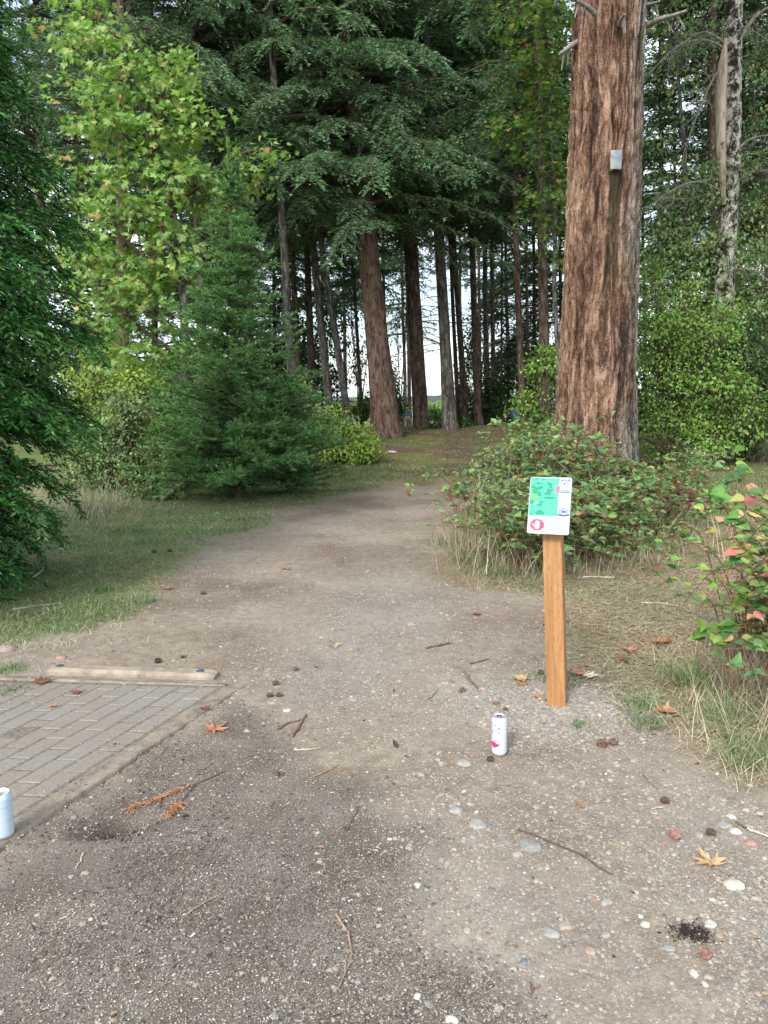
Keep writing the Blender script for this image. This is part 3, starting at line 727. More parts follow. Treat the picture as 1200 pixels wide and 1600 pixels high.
def build_can(loc, label, h, r, col, rot, deco):
    root = thing('drink_can', label, 'can', loc)
    root.rotation_euler = (radians(1.0), radians(.5), rot)
    g = Geo()
    lathe(g, [(r * .1, .008), (r * .62, .006), (r * .74, .0), (r * .82, .001), (r * .98, .011), (r, .016), (r, h - .020), (r * .99, h - .015), (r * .90, h - .004), (r * .885, h - .002)])
    link('can_body', g.mesh('can_body', [plain('can_print', col, .33, .5, .25, var=.03, sc=8)]), root)
    g = Geo(); lathe(g, [(r * .885, h - .003), (r * .90, h), (r * .86, h + .001), (r * .83, h - .001), (r * .80, h - .006), (r * .02, h - .0055)])
    lid = link('can_lid', g.mesh('can_lid', [plain('can_aluminium', (.62, .62, .68) if deco else (.70, .80, .88), .35, .5, .8)]), root)
    g = Geo(); a = np.arange(20) * 2 * pi / 20
    g.add(np.stack([.010 * np.cos(a) - .008, .013 * np.sin(a) - .008, np.full(20, h - .0048)], -1), [list(range(20))])
    link('can_opening', g.mesh('can_opening', [plain('opening_dark', (.01, .008, .01), .8, .1)]), lid)
    g = Geo(); o1 = np.stack([.007 * np.cos(a), .012 * np.sin(a) + .008, np.full(20, h - .002)], -1); o2 = np.stack([.004 * np.cos(a), .006 * np.sin(a) + .011, np.full(20, h - .002)], -1)
    g.add(np.concatenate([o1, o2]), [[k, (k + 1) % 20, 20 + (k + 1) % 20, 20 + k] for k in range(20)])
    link('pull_tab', g.mesh('pull_tab', [plain('tab_pink', (.62, .25, .42) if deco else (.7, .62, .45), .4, .5, .3)]), lid)
    rr = r + .0006
    def wrap(V):   # x -> arc length, y -> height
        an = V[:, 0] / rr; return np.stack([rr * np.cos(an), rr * np.sin(an), V[:, 1]], -1)
    ink = plain('can_ink', (.10, .12, .18), .4)
    if deco:
        b = np.arange(40) * 2 * pi / 40; g = Geo()
        R1, R2, cz = .0205, .0192, h * .66
        g.add(np.concatenate([wrap(np.stack([R1 * np.cos(b), cz + R1 * np.sin(b)], -1)), wrap(np.stack([R2 * np.cos(b), cz + R2 * np.sin(b)], -1))]), [[k, (k + 1) % 40, 40 + (k + 1) % 40, 40 + k] for k in range(40)])
        # wave crest inside the ring
        s = np.linspace(-1, 1, 16); c1 = np.stack([.016 * s, cz - .004 + .004 * np.sin(3 * s)], -1); c2 = c1 + np.array([0, .0015])
        for dy in (0, -.005, .007): g.add(wrap(np.concatenate([c1, c2]) + np.array([0, dy])), [[k, k + 1, 17 + k, 16 + k] for k in range(15)])
        for k, ch in enumerate("CLAWS"):
            V, F = text_geo(ch, .011, 1, 'CENTER', .0006); t = radians(90 - 35 * (k - 1.2)); ca, sa = cos(t - pi / 2), sin(t - pi / 2)
            V2 = np.stack([V[:, 0] * ca - V[:, 1] * sa + .027 * cos(t), V[:, 0] * sa + V[:, 1] * ca + cz + .027 * sin(t)], -1); g.add(wrap(V2), F)
        link('emblem', g.mesh('emblem', [ink], smooth=False), root)
        g = Geo(); r5 = np.random.default_rng(9); n = 26; b = np.arange(n) * 2 * pi / n
        rad = 1 + .12 * np.sin(4 * b + 1) + .07 * np.sin(7 * b)
        ring = wrap(np.stack([.027 * rad * np.cos(b) + .002, h * .30 + .0125 * rad * np.sin(b)], -1)); ctr = wrap(np.array([[.002, h * .30]]))
        # subdivide radially so the patch follows the can
        V = [ctr]; 
        for q in (.33, .66, 1.0): V.append(wrap(np.stack([.027 * q * rad * np.cos(b) + .002, h * .30 + .0125 * q * rad * np.sin(b)], -1)))
        V = np.concatenate(V); F3 = [[0, 1 + k, 1 + (k + 1) % n] for k in range(n)]; g.add(V, F3)
        F4 = [[1 + q * n + k, 1 + q * n + (k + 1) % n, 1 + (q + 1) * n + (k + 1) % n, 1 + (q + 1) * n + k] for q in (0, 1) for k in range(n)]; g.add(V, F4)
        link('pink_fruit_print', g.mesh('pink_fruit_print', [plain('print_pink', (.72, .03, .20), .4)]), root)
        g = Geo()
        for k in range(7):
            V, F = text_geo('SPARKLING WATER LIME'[k:k + 12], .0052, 1, 'LEFT', 0)
            g.add(wrap(V[:, :2] + np.array([.062, h * .22 + k * .0085])), F)
        link('small_print', g.mesh('small_print', [plain('print_grey_blue', (.35, .42, .52), .4)], smooth=False), root)
    else:
        g = Geo(); s = np.linspace(-1, 1, 20)
        for dz, th in ((h * .86, .001), (h * .40, .0012), (h * .62, .0007)):
            c1 = np.stack([.05 * s, dz + .004 * s], -1); g.add(wrap(np.concatenate([c1, c1 + np.array([0, th])])), [[k, k + 1, 21 + k, 20 + k] for k in range(19)])
        V, F = text_geo('natural', .016, 1, 'CENTER', 0); g.add(wrap(V[:, :2] + np.array([.0, h * .70])), F)
        link('faint_print', g.mesh('faint_print', [plain('print_pale_blue', (.38, .55, .70), .4)], smooth=False), root)
c1 = G(780, 1178); c1[2] = float(ground_z(c1[0], c1[1])) + .002
build_can(c1, 'open white drink can with a pink print standing on the gravel near the sign post', .170, .033, (.66, .72, .84), radians(-150), True)
c2 = G(7, 1313); c2[2] = PADZ + .017
build_can(c2, 'pale blue drink can at the edge of the paved pad', .160, .034, (.56, .68, .80), radians(-60), False)

# ------------------------------------------------------------------ the great fir trunk by the brambles
def _nrm(v): return (v - v.mean()) / v.std()
def build_great_fir():
    Y = 11.3
    bx = W(929, 700, Y)[0]; topc = W(954, 0, Y)
    z0 = float(ground_z(bx, Y))
    root = thing('fir_tree', 'huge fir with furrowed reddish bark standing in the bramble patch', 'tree', (bx, Y, z0 - .15))
    na, nz, Hh = 280, 900, 15.0
    a = np.arange(na) * 2 * pi / na; z = np.linspace(0, Hh, nz)
    A, Z = np.meshgrid(a, z)
    rb = W(999, 640, Y)[0] - W(934, 640, Y)[0]
    rt = W(1010, 0, Y)[0] - W(955, 0, Y)[0]
    zt = topc[2] - z0 + .15
    R = rb * .88 + (rt * .93 - rb * .88) * np.clip(Z / zt, 0, 2.0) + .16 * np.exp(-Z / .7)
    R = np.maximum(R, .08)
    ca, sa = np.cos(A), np.sin(A)
    A0 = A; A = A + .085 * vnoise(xyz(ca * 4, sa * 4, Z * 1.5), 41) + .05 * vnoise(xyz(ca * 9, sa * 9, Z * 4), 42); ca, sa = np.cos(A), np.sin(A); warp = .3 * vnoise(xyz(ca * 1.5, sa * 1.5, Z * .8), 31)
    p = xyz((ca) * 6.6 + warp * 1.8, (sa) * 6.6 + warp * 1.8, Z * .95)
    f1 = 1 - np.abs(vnoise(p, 32)) * 2.0          # long interlacing ridges
    p2 = xyz(ca * 13 + warp, sa * 13, Z * 2.6)
    f2 = 1 - np.abs(vnoise(p2, 33)) * 2
    f3 = fbm(xyz(ca * 30, sa * 30, Z * 16), 3, 34)
    f4 = fbm(xyz(ca * 22, sa * 22, Z * 7), 3, 36)
    disp = .026 * f1 + .014 * f2 + .012 * f3 + .024 * f4
    A = A0; ca, sa = np.cos(A), np.sin(A)
    R = R + disp + .03 * vnoise(xyz(ca * 1.5, sa * 1.5, Z * .5), 35) + .05 * np.exp(-Z / .8) * np.cos(5 * A + 1)
    lx = (topc[0] - bx) * (Z / zt)
    V = np.stack([R * ca + lx, R * sa, Z], -1).reshape(-1, 3)
    i = np.arange(nz - 1)[:, None] * na; j = np.arange(na)[None]; k = (j + 1) % na
    F = np.stack([i + j, i + k, i + na + k, i + na + j], -1).reshape(-1, 4)
    g = Geo(); g.add(V, F, 0, _nrm(f1 * .65 + f2 * .25 + .9 * f4 + .5 * vnoise(xyz(ca * 2.4, sa * 2.4, Z * .45), 77)).ravel())
    m, nt, b = mat_new('furrowed_bark'); Ln = nt.links.new
    at = nd(nt, 'Attribute'); at.attribute_name = 'ridge'
    tcn = nd(nt, 'TexCoord'); mpn = nd(nt, 'Mapping'); mpn.inputs['Scale'].default_value = (1, 1, .35); Ln(tcn.outputs['Object'], mpn.inputs[0])
    n1 = nd(nt, 'TexNoise', Scale=26.0, Detail=7.0, Roughness=.7); Ln(mpn.outputs[0], n1.inputs[0])
    n1b = nd(nt, 'TexNoise', Scale=55.0, Detail=6.0, Roughness=.7); Ln(tcn.outputs['Object'], n1b.inputs[0])
    f = math_n(nt, 'MULTIPLY_ADD', at.outputs['Fac'], .060, math_n(nt, 'ADD', math_n(nt, 'MULTIPLY', n1.outputs[0], .40), math_n(nt, 'MULTIPLY', n1b.outputs[0], .60)))
    mpv = nd(nt, 'Mapping'); mpv.inputs['Scale'].default_value = (1, 1, .28); Ln(tcn.outputs['Object'], mpv.inputs[0])
    nwv = nd(nt, 'TexNoise', Scale=7.0, Detail=4.0); Ln(mpv.outputs[0], nwv.inputs[0])
    wv = nt.nodes.new('ShaderNodeVectorMath'); wv.operation = 'MULTIPLY_ADD'; Ln(nwv.outputs['Color'], wv.inputs[0]); wv.inputs[1].default_value = (.16, .16, .16); Ln(mpv.outputs[0], wv.inputs[2])
    vor = nt.nodes.new('ShaderNodeTexVoronoi'); vor.feature = 'DISTANCE_TO_EDGE'; vor.inputs['Scale'].default_value = 9.5; Ln(wv.outputs[0], vor.inputs[0])
    vr = ramp(nt, [(0, (0, 0, 0)), (.05, (.45, .45, .45)), (.20, (1, 1, 1))]); Ln(vor.outputs['Distance'], vr.inputs[0])
    f = math_n(nt, 'ADD', f, math_n(nt, 'MULTIPLY_ADD', vr.outputs[0], .095, -.068))
    r = ramp(nt, [(.35, (.026, .016, .011)), (.44, (.078, .046, .031)), (.52, (.150, .090, .060)), (.60, (.255, .162, .108)), (.70, (.40, .275, .195))]); Ln(f, r.inputs[0])
    rg = ramp(nt, [(.36, (.030, .026, .021)), (.50, (.11, .098, .083)), (.68, (.30, .28, .25))]); Ln(f, rg.inputs[0])
    sep = nd(nt, 'SeparateXYZ'); Ln(tcn.outputs['Object'], sep.inputs[0])
    n2 = nd(nt, 'TexNoise', Scale=2.5, Detail=5.0); Ln(mpn.outputs[0], n2.inputs[0])
    side = math_n(nt, 'ADD', sep.outputs[0], math_n(nt, 'MULTIPLY', math_n(nt, 'SUBTRACT', n2.outputs[0], .5), .9))
    sr = ramp(nt, [(.42, (0, 0, 0)), (.78, (1, 1, 1))]); Ln(math_n(nt, 'ADD', side, .30), sr.inputs[0])
    col = mixc(nt, sr.outputs[0], r.outputs[0], rg.outputs[0])
    # dark moss streak running down from the marker plate
    mpx = nd(nt, 'Mapping'); Ln(tcn.outputs['Object'], mpx.inputs[0])
    dx = math_n(nt, 'ABSOLUTE', math_n(nt, 'SUBTRACT', sep.outputs[0], MX[0]))
    dxn = math_n(nt, 'ADD', dx, math_n(nt, 'MULTIPLY', math_n(nt, 'SUBTRACT', n2.outputs[0], .5), .26))
    inx = math_n(nt, 'LESS_THAN', dxn, .10)
    up = math_n(nt, 'LESS_THAN', sep.outputs[2], MX[1]); dn = math_n(nt, 'GREATER_THAN', sep.outputs[2], MX[1] - 2.0)
    fr = math_n(nt, 'LESS_THAN', sep.outputs[1], 0)
    fade = math_n(nt, 'MULTIPLY_ADD', math_n(nt, 'SUBTRACT', sep.outputs[2], MX[1] - 2.0), .45, .1, clamp=True)
    mk = math_n(nt, 'MULTIPLY', math_n(nt, 'MULTIPLY', inx, up), math_n(nt, 'MULTIPLY', math_n(nt, 'MULTIPLY', dn, fr), fade))
    col = mixc(nt, mk, col, (.025, .024, .014))
    Ln(col, b.inputs['Base Color']); b.inputs['Roughness'].default_value = .92; b.inputs['Specular IOR Level'].default_value = .15
    bp = nd(nt, 'Bump', Strength=.9, Distance=.02); Ln(f, bp.inputs['Height']); Ln(bp.outputs[0], b.inputs['Normal'])
    link('trunk', g.mesh('trunk', [m], attr='ridge'), root)
    # dead stubs
    def stub(px, py, tx, ty, dy, r0, ty_=0):
        P = W(px, py, Y - ty_) ; Q = W(tx, ty, Y - dy); o = np.array([bx, Y, z0 - .15])
        s = np.linspace(0, 1, 12)[:, None]; pts = P + (Q - P) * s + .015 * np.sin(s * 5) * np.array([0, .3, 1]) - o
        g = Geo(); tube(g, pts, np.linspace(r0, r0 * .35, 12), 7)
        for q in (5, 8): 
            e = pts[q] + (Q - P) * .25 + np.array([.05, .1, -.18]); tube(g, np.array([pts[q], (pts[q] + e) / 2 + [0, 0, .03], e]), [r0 * .4, r0 * .3, r0 * .12], 5)
        link('branch', g.mesh('branch', [M['dead']]), root)
    stub(1005, 42, 1072, 15, .5, .045); stub(1005, 14, 1030, 0, .6, .035); stub(930, 22, 895, -5, 1.1, .04, .5); stub(905, 66, 874, 82, .4, .05); stub(968, 38, 976, 20, 1.0, .035, .5)
    return root, (bx, Y, z0 - .15)
_Y = 11.3
_bx = W(929, 700, _Y)[0]; _z0 = float(ground_z(_bx, _Y)) - .15
_mp = W(963, 249, _Y - .50)
MX = (_mp[0] - _bx, _mp[2] - .14 - _z0)
great, great_o = build_great_fir()

def build_marker():
    p = W(963, 249, _Y - .58)
    root = thing('marker_plate', 'small weathered reflective plate nailed high on the huge fir trunk', 'plate', p)
    g = Geo(); n = 12; w, h = .075, .118
    xs = np.linspace(-w, w, n); V = []
    for dz in (0, .004):
        for z in (-h, 0, h):
            for x in xs: V.append([x * (1 - .04 * (z < -.05)), -.0 + x * x * 1.2 + dz + .004 * sin(z * 30 + x * 40), z])
    V = np.array(V); F = []
    for l in (0, 3):
        for r_ in range(2):
            for k in range(n - 1): q = (l + r_) * n + k; F.append([q, q + 1, q + n + 1, q + n])
    g.add(V, F)
    m, nt, b = mat_new('weathered_reflector'); Ln = nt.links.new
    tcn = nd(nt, 'TexCoord'); no = nd(nt, 'TexNoise', Scale=9.0, Detail=3.0); Ln(tcn.outputs['Object'], no.inputs[0])
    r = ramp(nt, [(.35, (.14, .135, .19)), (.48, (.22, .23, .25)), (.57, (.17, .27, .27)), (.68, (.30, .25, .18))]); Ln(no.outputs[0], r.inputs[0])
    Ln(r.outputs[0], b.inputs['Base Color']); b.inputs['Roughness'].default_value = .4; b.inputs['Metallic'].default_value = .3
    link('plate_sheet', g.mesh('plate_sheet', [m]), root)
    V, F = ico(1)
    for z in (-.1, .1):
        g = Geo(); g.add(V * .006 + np.array([0, -.004, z]), F[0]); link('nail', g.mesh('nail', [plain('nail_steel', (.2, .2, .2), .5, .5, .7)]), root)
    g = Geo(); g.add(np.array([[-.04, .01, -.05], [.04, .01, -.05], [.04, .12, -.05], [-.04, .12, -.05], [-.04, .01, .05], [.04, .01, .05], [.04, .12, .05], [-.04, .12, .05]]),
                     [[0, 1, 2, 3], [4, 5, 6, 7], [0, 1, 5, 4], [1, 2, 6, 5], [2, 3, 7, 6], [3, 0, 4, 7]])
    link('backing_block', g.mesh('backing_block', [M['twig']]), root)
build_marker()

# ------------------------------------------------------------------ conifers
def conifer_crown(seed, z0, z1, rad, nbr, nl, nw, step=.10, tw=.5, droop=.35, rise=.25, gap=.045, mat=0, wood=1, axis=None, hang=.25, az_rng=None, inner=.12, seclen=1.0, taper=1.0, nsp=.5, mg=None, roll=.9, tz=.22, lj=.5):
    """branches > side twigs > needle sprays, all on one crown mesh; rad(t) = branch length at height fraction t"""
    r = np.random.default_rng(seed); g = mg or Geo()
    for b in range(nbr):
        t = r.random() ** taper; z = z0 + (z1 - z0) * t
        az = r.uniform(0, 2 * pi) if az_rng is None else r.uniform(*az_rng)
        Lb = rad(t) * r.uniform(lj, 1.12)
        if Lb < .08: continue
        dh = np.array([cos(az), sin(az), 0]); sd = np.array([-sin(az), cos(az), 0])
        ri = rise * r.uniform(.5, 1.5); dr = droop * r.uniform(.6, 1.4)
        cb = r.uniform(-.15, .15)
        def pos(s): 
            s = np.asarray(s)[..., None]; return np.array([0, 0, z]) + Lb * (dh * s + sd * cb * s * s + np.array([0, 0, 1.0]) * (ri * s - dr * s * s))
        def tan_(s): 
            s = np.asarray(s)[..., None]; return unit(dh + sd * 2 * cb * s + np.array([0, 0, 1.0]) * (ri - 2 * dr * s))
        ax = np.zeros(3) if axis is None else axis(z)
        s6 = np.linspace(0, 1, 6); tube(g, pos(s6) + ax, np.linspace(.012 + .010 * Lb, .003, 6), 4, wood, False)
        nt_ = max(3, int(Lb * (1 - inner) / step)); s = inner + (1 - inner) * (np.arange(nt_) + r.random(nt_)) / nt_
        s = np.repeat(s, 2); side = np.tile([1, -1], nt_)
        s = np.append(s, .97); side = np.append(side, 0)
        n = len(s); P = pos(s) + ax; Tn = tan_(s)
        tl = (tw * (1.0 - .55 * s) * np.minimum(1, s * 4 + .35) * r.uniform(.6, 1.2, n) * min(1.0, .35 + Lb * .6)) * seclen
        ang = radians(52) + r.normal(0, .18, n)
        sdv = unit(np.cross(Tn, [0, 0, 1.0]))
        D = Tn * np.cos(ang)[:, None] + sdv * (np.sin(ang) * side)[:, None]; D[:, 2] += r.normal(0, tz, n) - .03
        D = unit(D)
        K = max(3, int(tw / gap * .8)); q = (np.arange(K) + .5) / K
        # twig curve sagging
        PP = P[:, None] + D[:, None] * (tl[:, None] * q)[..., None]; PP[..., 2] -= hang * tl[:, None] * q ** 2
        multi_tube(g, P, PP[:, K // 2], .004 + nw * .05, .002, 3, wood); multi_tube(g, PP[:, K // 2], PP[:, -1], .002, .0015, 3, wood)
        DD = D[:, None] + np.zeros((1, K, 1)); DD = DD.copy(); DD[..., 2] -= 2 * hang * q[None]; DD = unit(DD)
        keep = r.random((n, K)) < np.minimum(1, tl / tw * 1.6 + .15)[:, None]
        for sg in (1, -1, 0):
            if sg == 0: kk = keep & (r.random((n, K)) < .5)
            else: kk = keep
            p_ = PP[kk]; d_ = DD[kk]; m = len(p_)
            if m == 0: continue
            lat = unit(np.cross(d_, [0, 0, 1.0]) + 1e-6)
            vt = np.cross(lat, d_); ph = r.normal(0 if sg else pi / 2, roll, m)[:, None]; sgn = sg if sg else 1
            sd2 = (lat * np.cos(ph) + vt * np.abs(np.sin(ph)) * .8) * sgn if sg == 1 else (-lat * np.cos(ph) + vt * np.abs(np.sin(ph)) * .8) if sg == -1 else lat * np.cos(ph) + vt * np.sin(ph)
            nd_ = unit(d_ * .9 + sd2 * r.uniform(.45, 1.0, m)[:, None])
            N = unit(vt * .8 + .8 * r.normal(size=(m, 3)))
            stamp(g, 'needle', p_ + r.normal(0, gap * .25, (m, 3)), nd_, N, nl * r.uniform(.6, 1.25, m), nw * r.uniform(.7, 1.2, m), mat)
    return g

def trunk_mesh(name, r0, h, mat, seed=0, bendx=0, top=.25, n=14, flare=.42, start=-.4):
    r = np.random.default_rng(seed); m = 60
    z = start + (h - start) * np.linspace(0, 1, m) ** 1.15; a = np.arange(n * 2) * pi / n
    A, Z = np.meshgrid(a, z)
    R = r0 * (1 - (1 - top) * np.clip(Z / h, 0, 1) ** .8) * (1 + flare * np.exp(-np.clip(Z, 0, 99) / (r0 * 2.2)))
    R = R * (1 + .05 * vnoise(xyz(np.cos(A) * 2.5, np.sin(A) * 2.5, Z * .9 + seed)) + .045 * vnoise(xyz(np.cos(A) * 7, np.sin(A) * 7, Z * 2.5 + seed)))
    bx = bendx * np.sin(np.clip(Z / h, 0, 1) * pi) + r0 * .25 * vnoise(xyz(Z * .25, seed * 3.1), 3)
    V = np.stack([R * np.cos(A) + bx, R * np.sin(A), Z], -1).reshape(-1, 3); nn = 2 * n
    i = np.arange(m - 1)[:, None] * nn; j = np.arange(nn)[None]; k = (j + 1) % nn
    g = Geo(); g.add(V, np.stack([i + j, i + k, i + nn + k, i + nn + j], -1).reshape(-1, 4)); g.add(V[-nn:], [list(range(nn))])
    return g.mesh(name, [mat])

crown_meshes = []
for sd_, kw in enumerate((dict(z0=5.6, z1=21, rad=lambda t: 3.6 * (1 - t * .75) + .2, nbr=150, droop=.45, rise=.15),
                          dict(z0=6.4, z1=22, rad=lambda t: 3.0 * (1 - t * .7) + .2, nbr=130, droop=.30, rise=.10),
                          dict(z0=8.0, z1=23, rad=lambda t: 3.3 * (1 - t * .75) + .2, nbr=125, droop=.50, rise=.25))):
    crown_meshes.append(conifer_crown(100 + sd_, nl=.125, nw=.034, step=.16, tw=.75, gap=.065, hang=.45, inner=.18, **kw).mesh('crown', [M['fir'], M['twig']], smooth=False))
blue_crown = conifer_crown(120, 5.4, 21, lambda t: 4.6 * (1 - t * .8) + .3, 350, .090, .027, step=.13, tw=.7, gap=.052, hang=.40, droop=.42, rise=.12, inner=.2).mesh('crown', [M['fir_blue'], M['twig']], smooth=False)
far_crown = conifer_crown(130, 4.5, 20, lambda t: 2.8 * (1 - t * .7) + .2, 95, .17, .050, step=.22, tw=.8, gap=.09, hang=.4, inner=.1).mesh('crown', [M['fir'], M['twig']], smooth=False)

def dead_limbs(seed, n, z0, z1, ln, mat, r0=.016):
    r = np.random.default_rng(seed); g = Geo()
    for k in range(n):
        z = r.uniform(z0, z1); az = r.uniform(0, 2 * pi); l = ln * r.uniform(.4, 1.2); s = np.linspace(0, 1, 8)[:, None]
        d = np.array([cos(az), sin(az), 0]); sd = np.array([-sin(az), cos(az), 0])
        p = np.array([0, 0, z]) + l * (d * s + sd * .15 * np.sin(s * 5 + k) * s + np.array([0, 0, 1]) * (.15 * s - .38 * s * s))
        tube(g, p, np.linspace(r0, .004, 8), 4, 0, False)
        for q in range(2, 7):
            for _ in range(2):
                e = p[q] + l * .28 * r.uniform(.4, 1.2) * unit(d + sd * r.uniform(-1.4, 1.4) + np.array([0, 0, r.uniform(-.8, .1)]))
                multi_tube(g, [p[q]], [e], .006, .002)
                e2 = (p[q] + e) / 2 + l * .14 * unit(r.normal(size=3) + [0, 0, -.5]); multi_tube(g, [(p[q] + e) / 2], [e2], .004, .0015)
    return g.mesh('dead_branches', [mat])
dead_m = [dead_limbs(200 + k, 16, 2.2, 7.5, 2.0, M['twig']) for k in range(2)]

def fir(bpx, bpy_, tpx, tpy, Y, w, label, mat='trunk', crown=0, rot=0, dz=0, bend=0, group='firs of the grove', dead=0, sc=1.0, h=22, cs=1.0):
    """bpx,bpy_: where the trunk meets the ground in the photo; tpx,tpy another point on its axis; w trunk width in photo px low down"""
    B = W(bpx, bpy_, Y); B[2] = float(ground_z(B[0], Y))
    Tp = W(tpx, tpy, Y)
    lean = math.atan2(Tp[0] - W(bpx, bpy_, Y)[0], Tp[2] - W(bpx, bpy_, Y)[2])
    root = thing('fir_tree', label, 'tree', B, group)
    root.rotation_euler = (0, lean, 0)
    r0 = w / 2 / FPX * Y * .80
    link('trunk', trunk_mesh('trunk', r0, h, M[mat], int(bpx) % 97, bend), root)
    if crown is not None:
        me = crown if not isinstance(crown, int) else crown_meshes[crown]
        c = link('crown', me, root, (0, 0, dz)); c.rotation_euler = (0, 0, rot); c.scale = (cs, cs, sc)
    if dead:
        d = link('dead_branches', dead_m[dead - 1], root); d.rotation_euler = (0, 0, rot * 2.3)
    return root

fir(602, 672, 545, 110, 21.0, 50, 'broad tan fir trunk flaring onto the mound where the trail ends', 'trunk_big', blue_crown, 1.1, -.1, dead=0, sc=1.0)
fir(458, 625, 437, 240, 19.5, 19, 'grey brown fir trunk rising straight above the small bright bush', 'trunk_grey', 0, 2.0, .1, dead=0)
fir(472, 630, 455, 330, 24, 13, 'dark slim fir just right of the grey brown trunk above the bush', 'trunk', 1, .6, 0)
fir(489, 640, 478, 330, 26, 16, 'near black fir trunk behind the two leaning ones', 'trunk', 2, 3.3, -1)
fir(519, 643, 487, 330, 22.5, 17, 'left one of two slim fir trunks leaning left beside the broad trunk', 'trunk_grey', 1, 4.4, -.6)
fir(546, 648, 498, 330, 22.0, 15, 'right one of two slim fir trunks leaning left beside the broad trunk', 'trunk_grey', 0, 5.2, .5)
fir(566, 640, 554, 440, 27, 8, 'thin dark sapling fir against the light left of the broad trunk', 'trunk', 2, 1.7, -2, h=16, sc=.8)
fir(634, 640, 628, 380, 56, 8, 'very thin dark fir between the broad trunk and the paired reddish trunks', 'trunk', 1, 2.7, 0)
fir(650, 660, 633, 330, 25.5, 12, 'slimmer of the paired reddish trunks right of the broad trunk', 'trunk', 2, 5.9, -1.5)
fir(661, 664, 644, 330, 24.5, 24, 'reddish fir trunk with a straight side edging the bright sky gap on its left', 'trunk', 1, 3.9, 0, dead=1)
fir(704, 669, 684, 340, 23.5, 25, 'grey barked fir trunk edging the bright sky gap on its right', 'trunk_grey', 0, .3, .6, dead=2)
fir(717, 650, 706, 400, 28, 9, 'slender fir close behind the grey trunk at the sky gap', 'trunk', 2, 4.6, 0)
fir(730, 650, 712, 400, 27.5, 13, 'leaning dark fir second right of the grey trunk at the sky gap', 'trunk', 1, 1.1, .5)
fir(747, 652, 738, 360, 26, 15, 'straight brown fir between the sky gap and the mossy twin trunks', 'trunk', 2, 2.2, -1)
fir(763, 640, 758, 380, 29, 12, 'left one of the mossy twin trunks right of the sky gap', 'trunk_grey', 0, 5.0, 1)
fir(772, 640, 769, 380, 29.5, 10, 'right one of the mossy twin trunks right of the sky gap', 'trunk_grey', 1, .9, 1)
fir(784, 640, 785, 380, 31, 5, 'thin pole like fir right of the mossy twins', 'trunk', 2, 2.9, 1)
fir(817, 655, 807, 380, 22.5, 14, 'brown fir trunk beside the hiker in blue', 'trunk', 1, 3.1, -.3, dead=2)
fir(826, 640, 824, 400, 27, 8, 'thin grey fir behind the brown trunk near the hiker in blue', 'trunk_grey', 2, 1.9, 0)
fir(853, 655, 848, 400, 20, 22, 'dark fir half hidden by leaves left of the huge trunk', 'trunk', 0, 4.1, 1.5)
fir(193, 700, 190, 150, 18.5, 27, 'dark fir trunk showing through the yellow green maple', 'trunk', 0, 1.6, 1.5)
fir(318, 690, 300, 0, 20.5, 22, 'fir behind the right side of the yellow green maple', 'trunk_grey', blue_crown, 4.0, .9, cs=.85)
fir(388, 690, 384, 180, 25, 12, 'slim fir above the tip of the young fir', 'trunk', 1, 2.5, -1)
fir(1112, 700, 1110, 60, 21, 26, 'brown fir trunk behind the pale dead tree', 'trunk', 2, 2.8, 1)
fir(1032, 700, 1030, 60, 24, 13, 'slim dark fir just right of the huge trunk', 'trunk', 1, .2, 0)
fir(1195, 700, 1200, 100, 22, 18, 'fir at the right side of the picture behind the alder leaves', 'trunk', 0, .7, 0)
fir(70, 700, 60, 100, 22, 20, 'fir behind the dark hedge conifer', 'trunk', 2, 5.1, -1)
fir(128, 700, 122, 100, 23, 15, 'fir between the hedge conifer and the maple, mostly hidden', 'trunk', 0, 2.4, -2)
fir(245, 690, 238, 100, 24, 14, 'fir hidden straight behind the maple crown', 'trunk', 1, 3.7, -2)
fir(1150, 700, 1160, 100, 24, 14, 'slim fir behind the dead tree to its right', 'trunk', 1, 1.7, -1)
for k, (px, Y, rot, dz) in enumerate(((20, 33, 1, -2), (120, 30, 2, -3), (180, 36, 4, -3), (240, 28, 3, -3.5), (285, 34, 5, -3), (345, 31, .5, -3), (395, 37, 1.5, -3), (430, 33, 2.5, -2.5), (505, 40, 3.5, 1.5), (540, 46, 4.5, 2.5), (602, 44, .8, 4), (640, 52, 5.5, 6), (722, 50, 1.8, 5.5), (752, 44, 2.8, 3),
                                      (795, 40, 3.8, -1.5), (838, 34, 4.8, -2.5), (880, 36, .3, -3), (930, 32, 1.3, -3), (1010, 33, 2.3, -2), (1060, 29, 3.3, -1.5), (1150, 31, 4.3, -2), (1185, 38, 5.3, -2.5), (1240, 26, .9, -2), (-60, 27, 1.9, -2))):
    fir(px, 640, px - 4, 300, Y, 9 + (k * 7) % 7, 'dark fir deep in the wood, its trunk mostly lost among foliage', 'trunk', far_crown, rot, dz, group='firs deep in the wood', h=20)
c = link('crown', blue_crown, great, (.1, 0, 4.0)); c.rotation_euler = (0, 0, .5)

# ---- dark hedge conifer at the left edge
def build_hedge():
    b = np.array([-4.30, 5.75, 0]); b[2] = float(ground_z(b[0], b[1]))
    root = thing('hedge_conifer', 'dense dark green conifer with drooping sprays filling the left edge', 'tree', b)
    link('trunk', trunk_mesh('trunk', .13, 9.5, M['trunk'], 5, top=.1, n=8), root)
    prof = lambda t: (1.15 + .92 * min(1, t * 3.6)) * (1 - t) ** .36 + .12
    g = conifer_crown(301, .0, 8.0, prof, 2000, .058, .0185, step=.078, tw=.40, gap=.037, hang=.55, droop=.38, rise=.24, inner=.08, taper=1.08, lj=.68, roll=.45, tz=.25)
    link('crown', g.mesh('crown', [M['cedar'], plain('dark_twig', (.03, .024, .018), .9, .1)], smooth=False), root)
    return root
build_hedge()

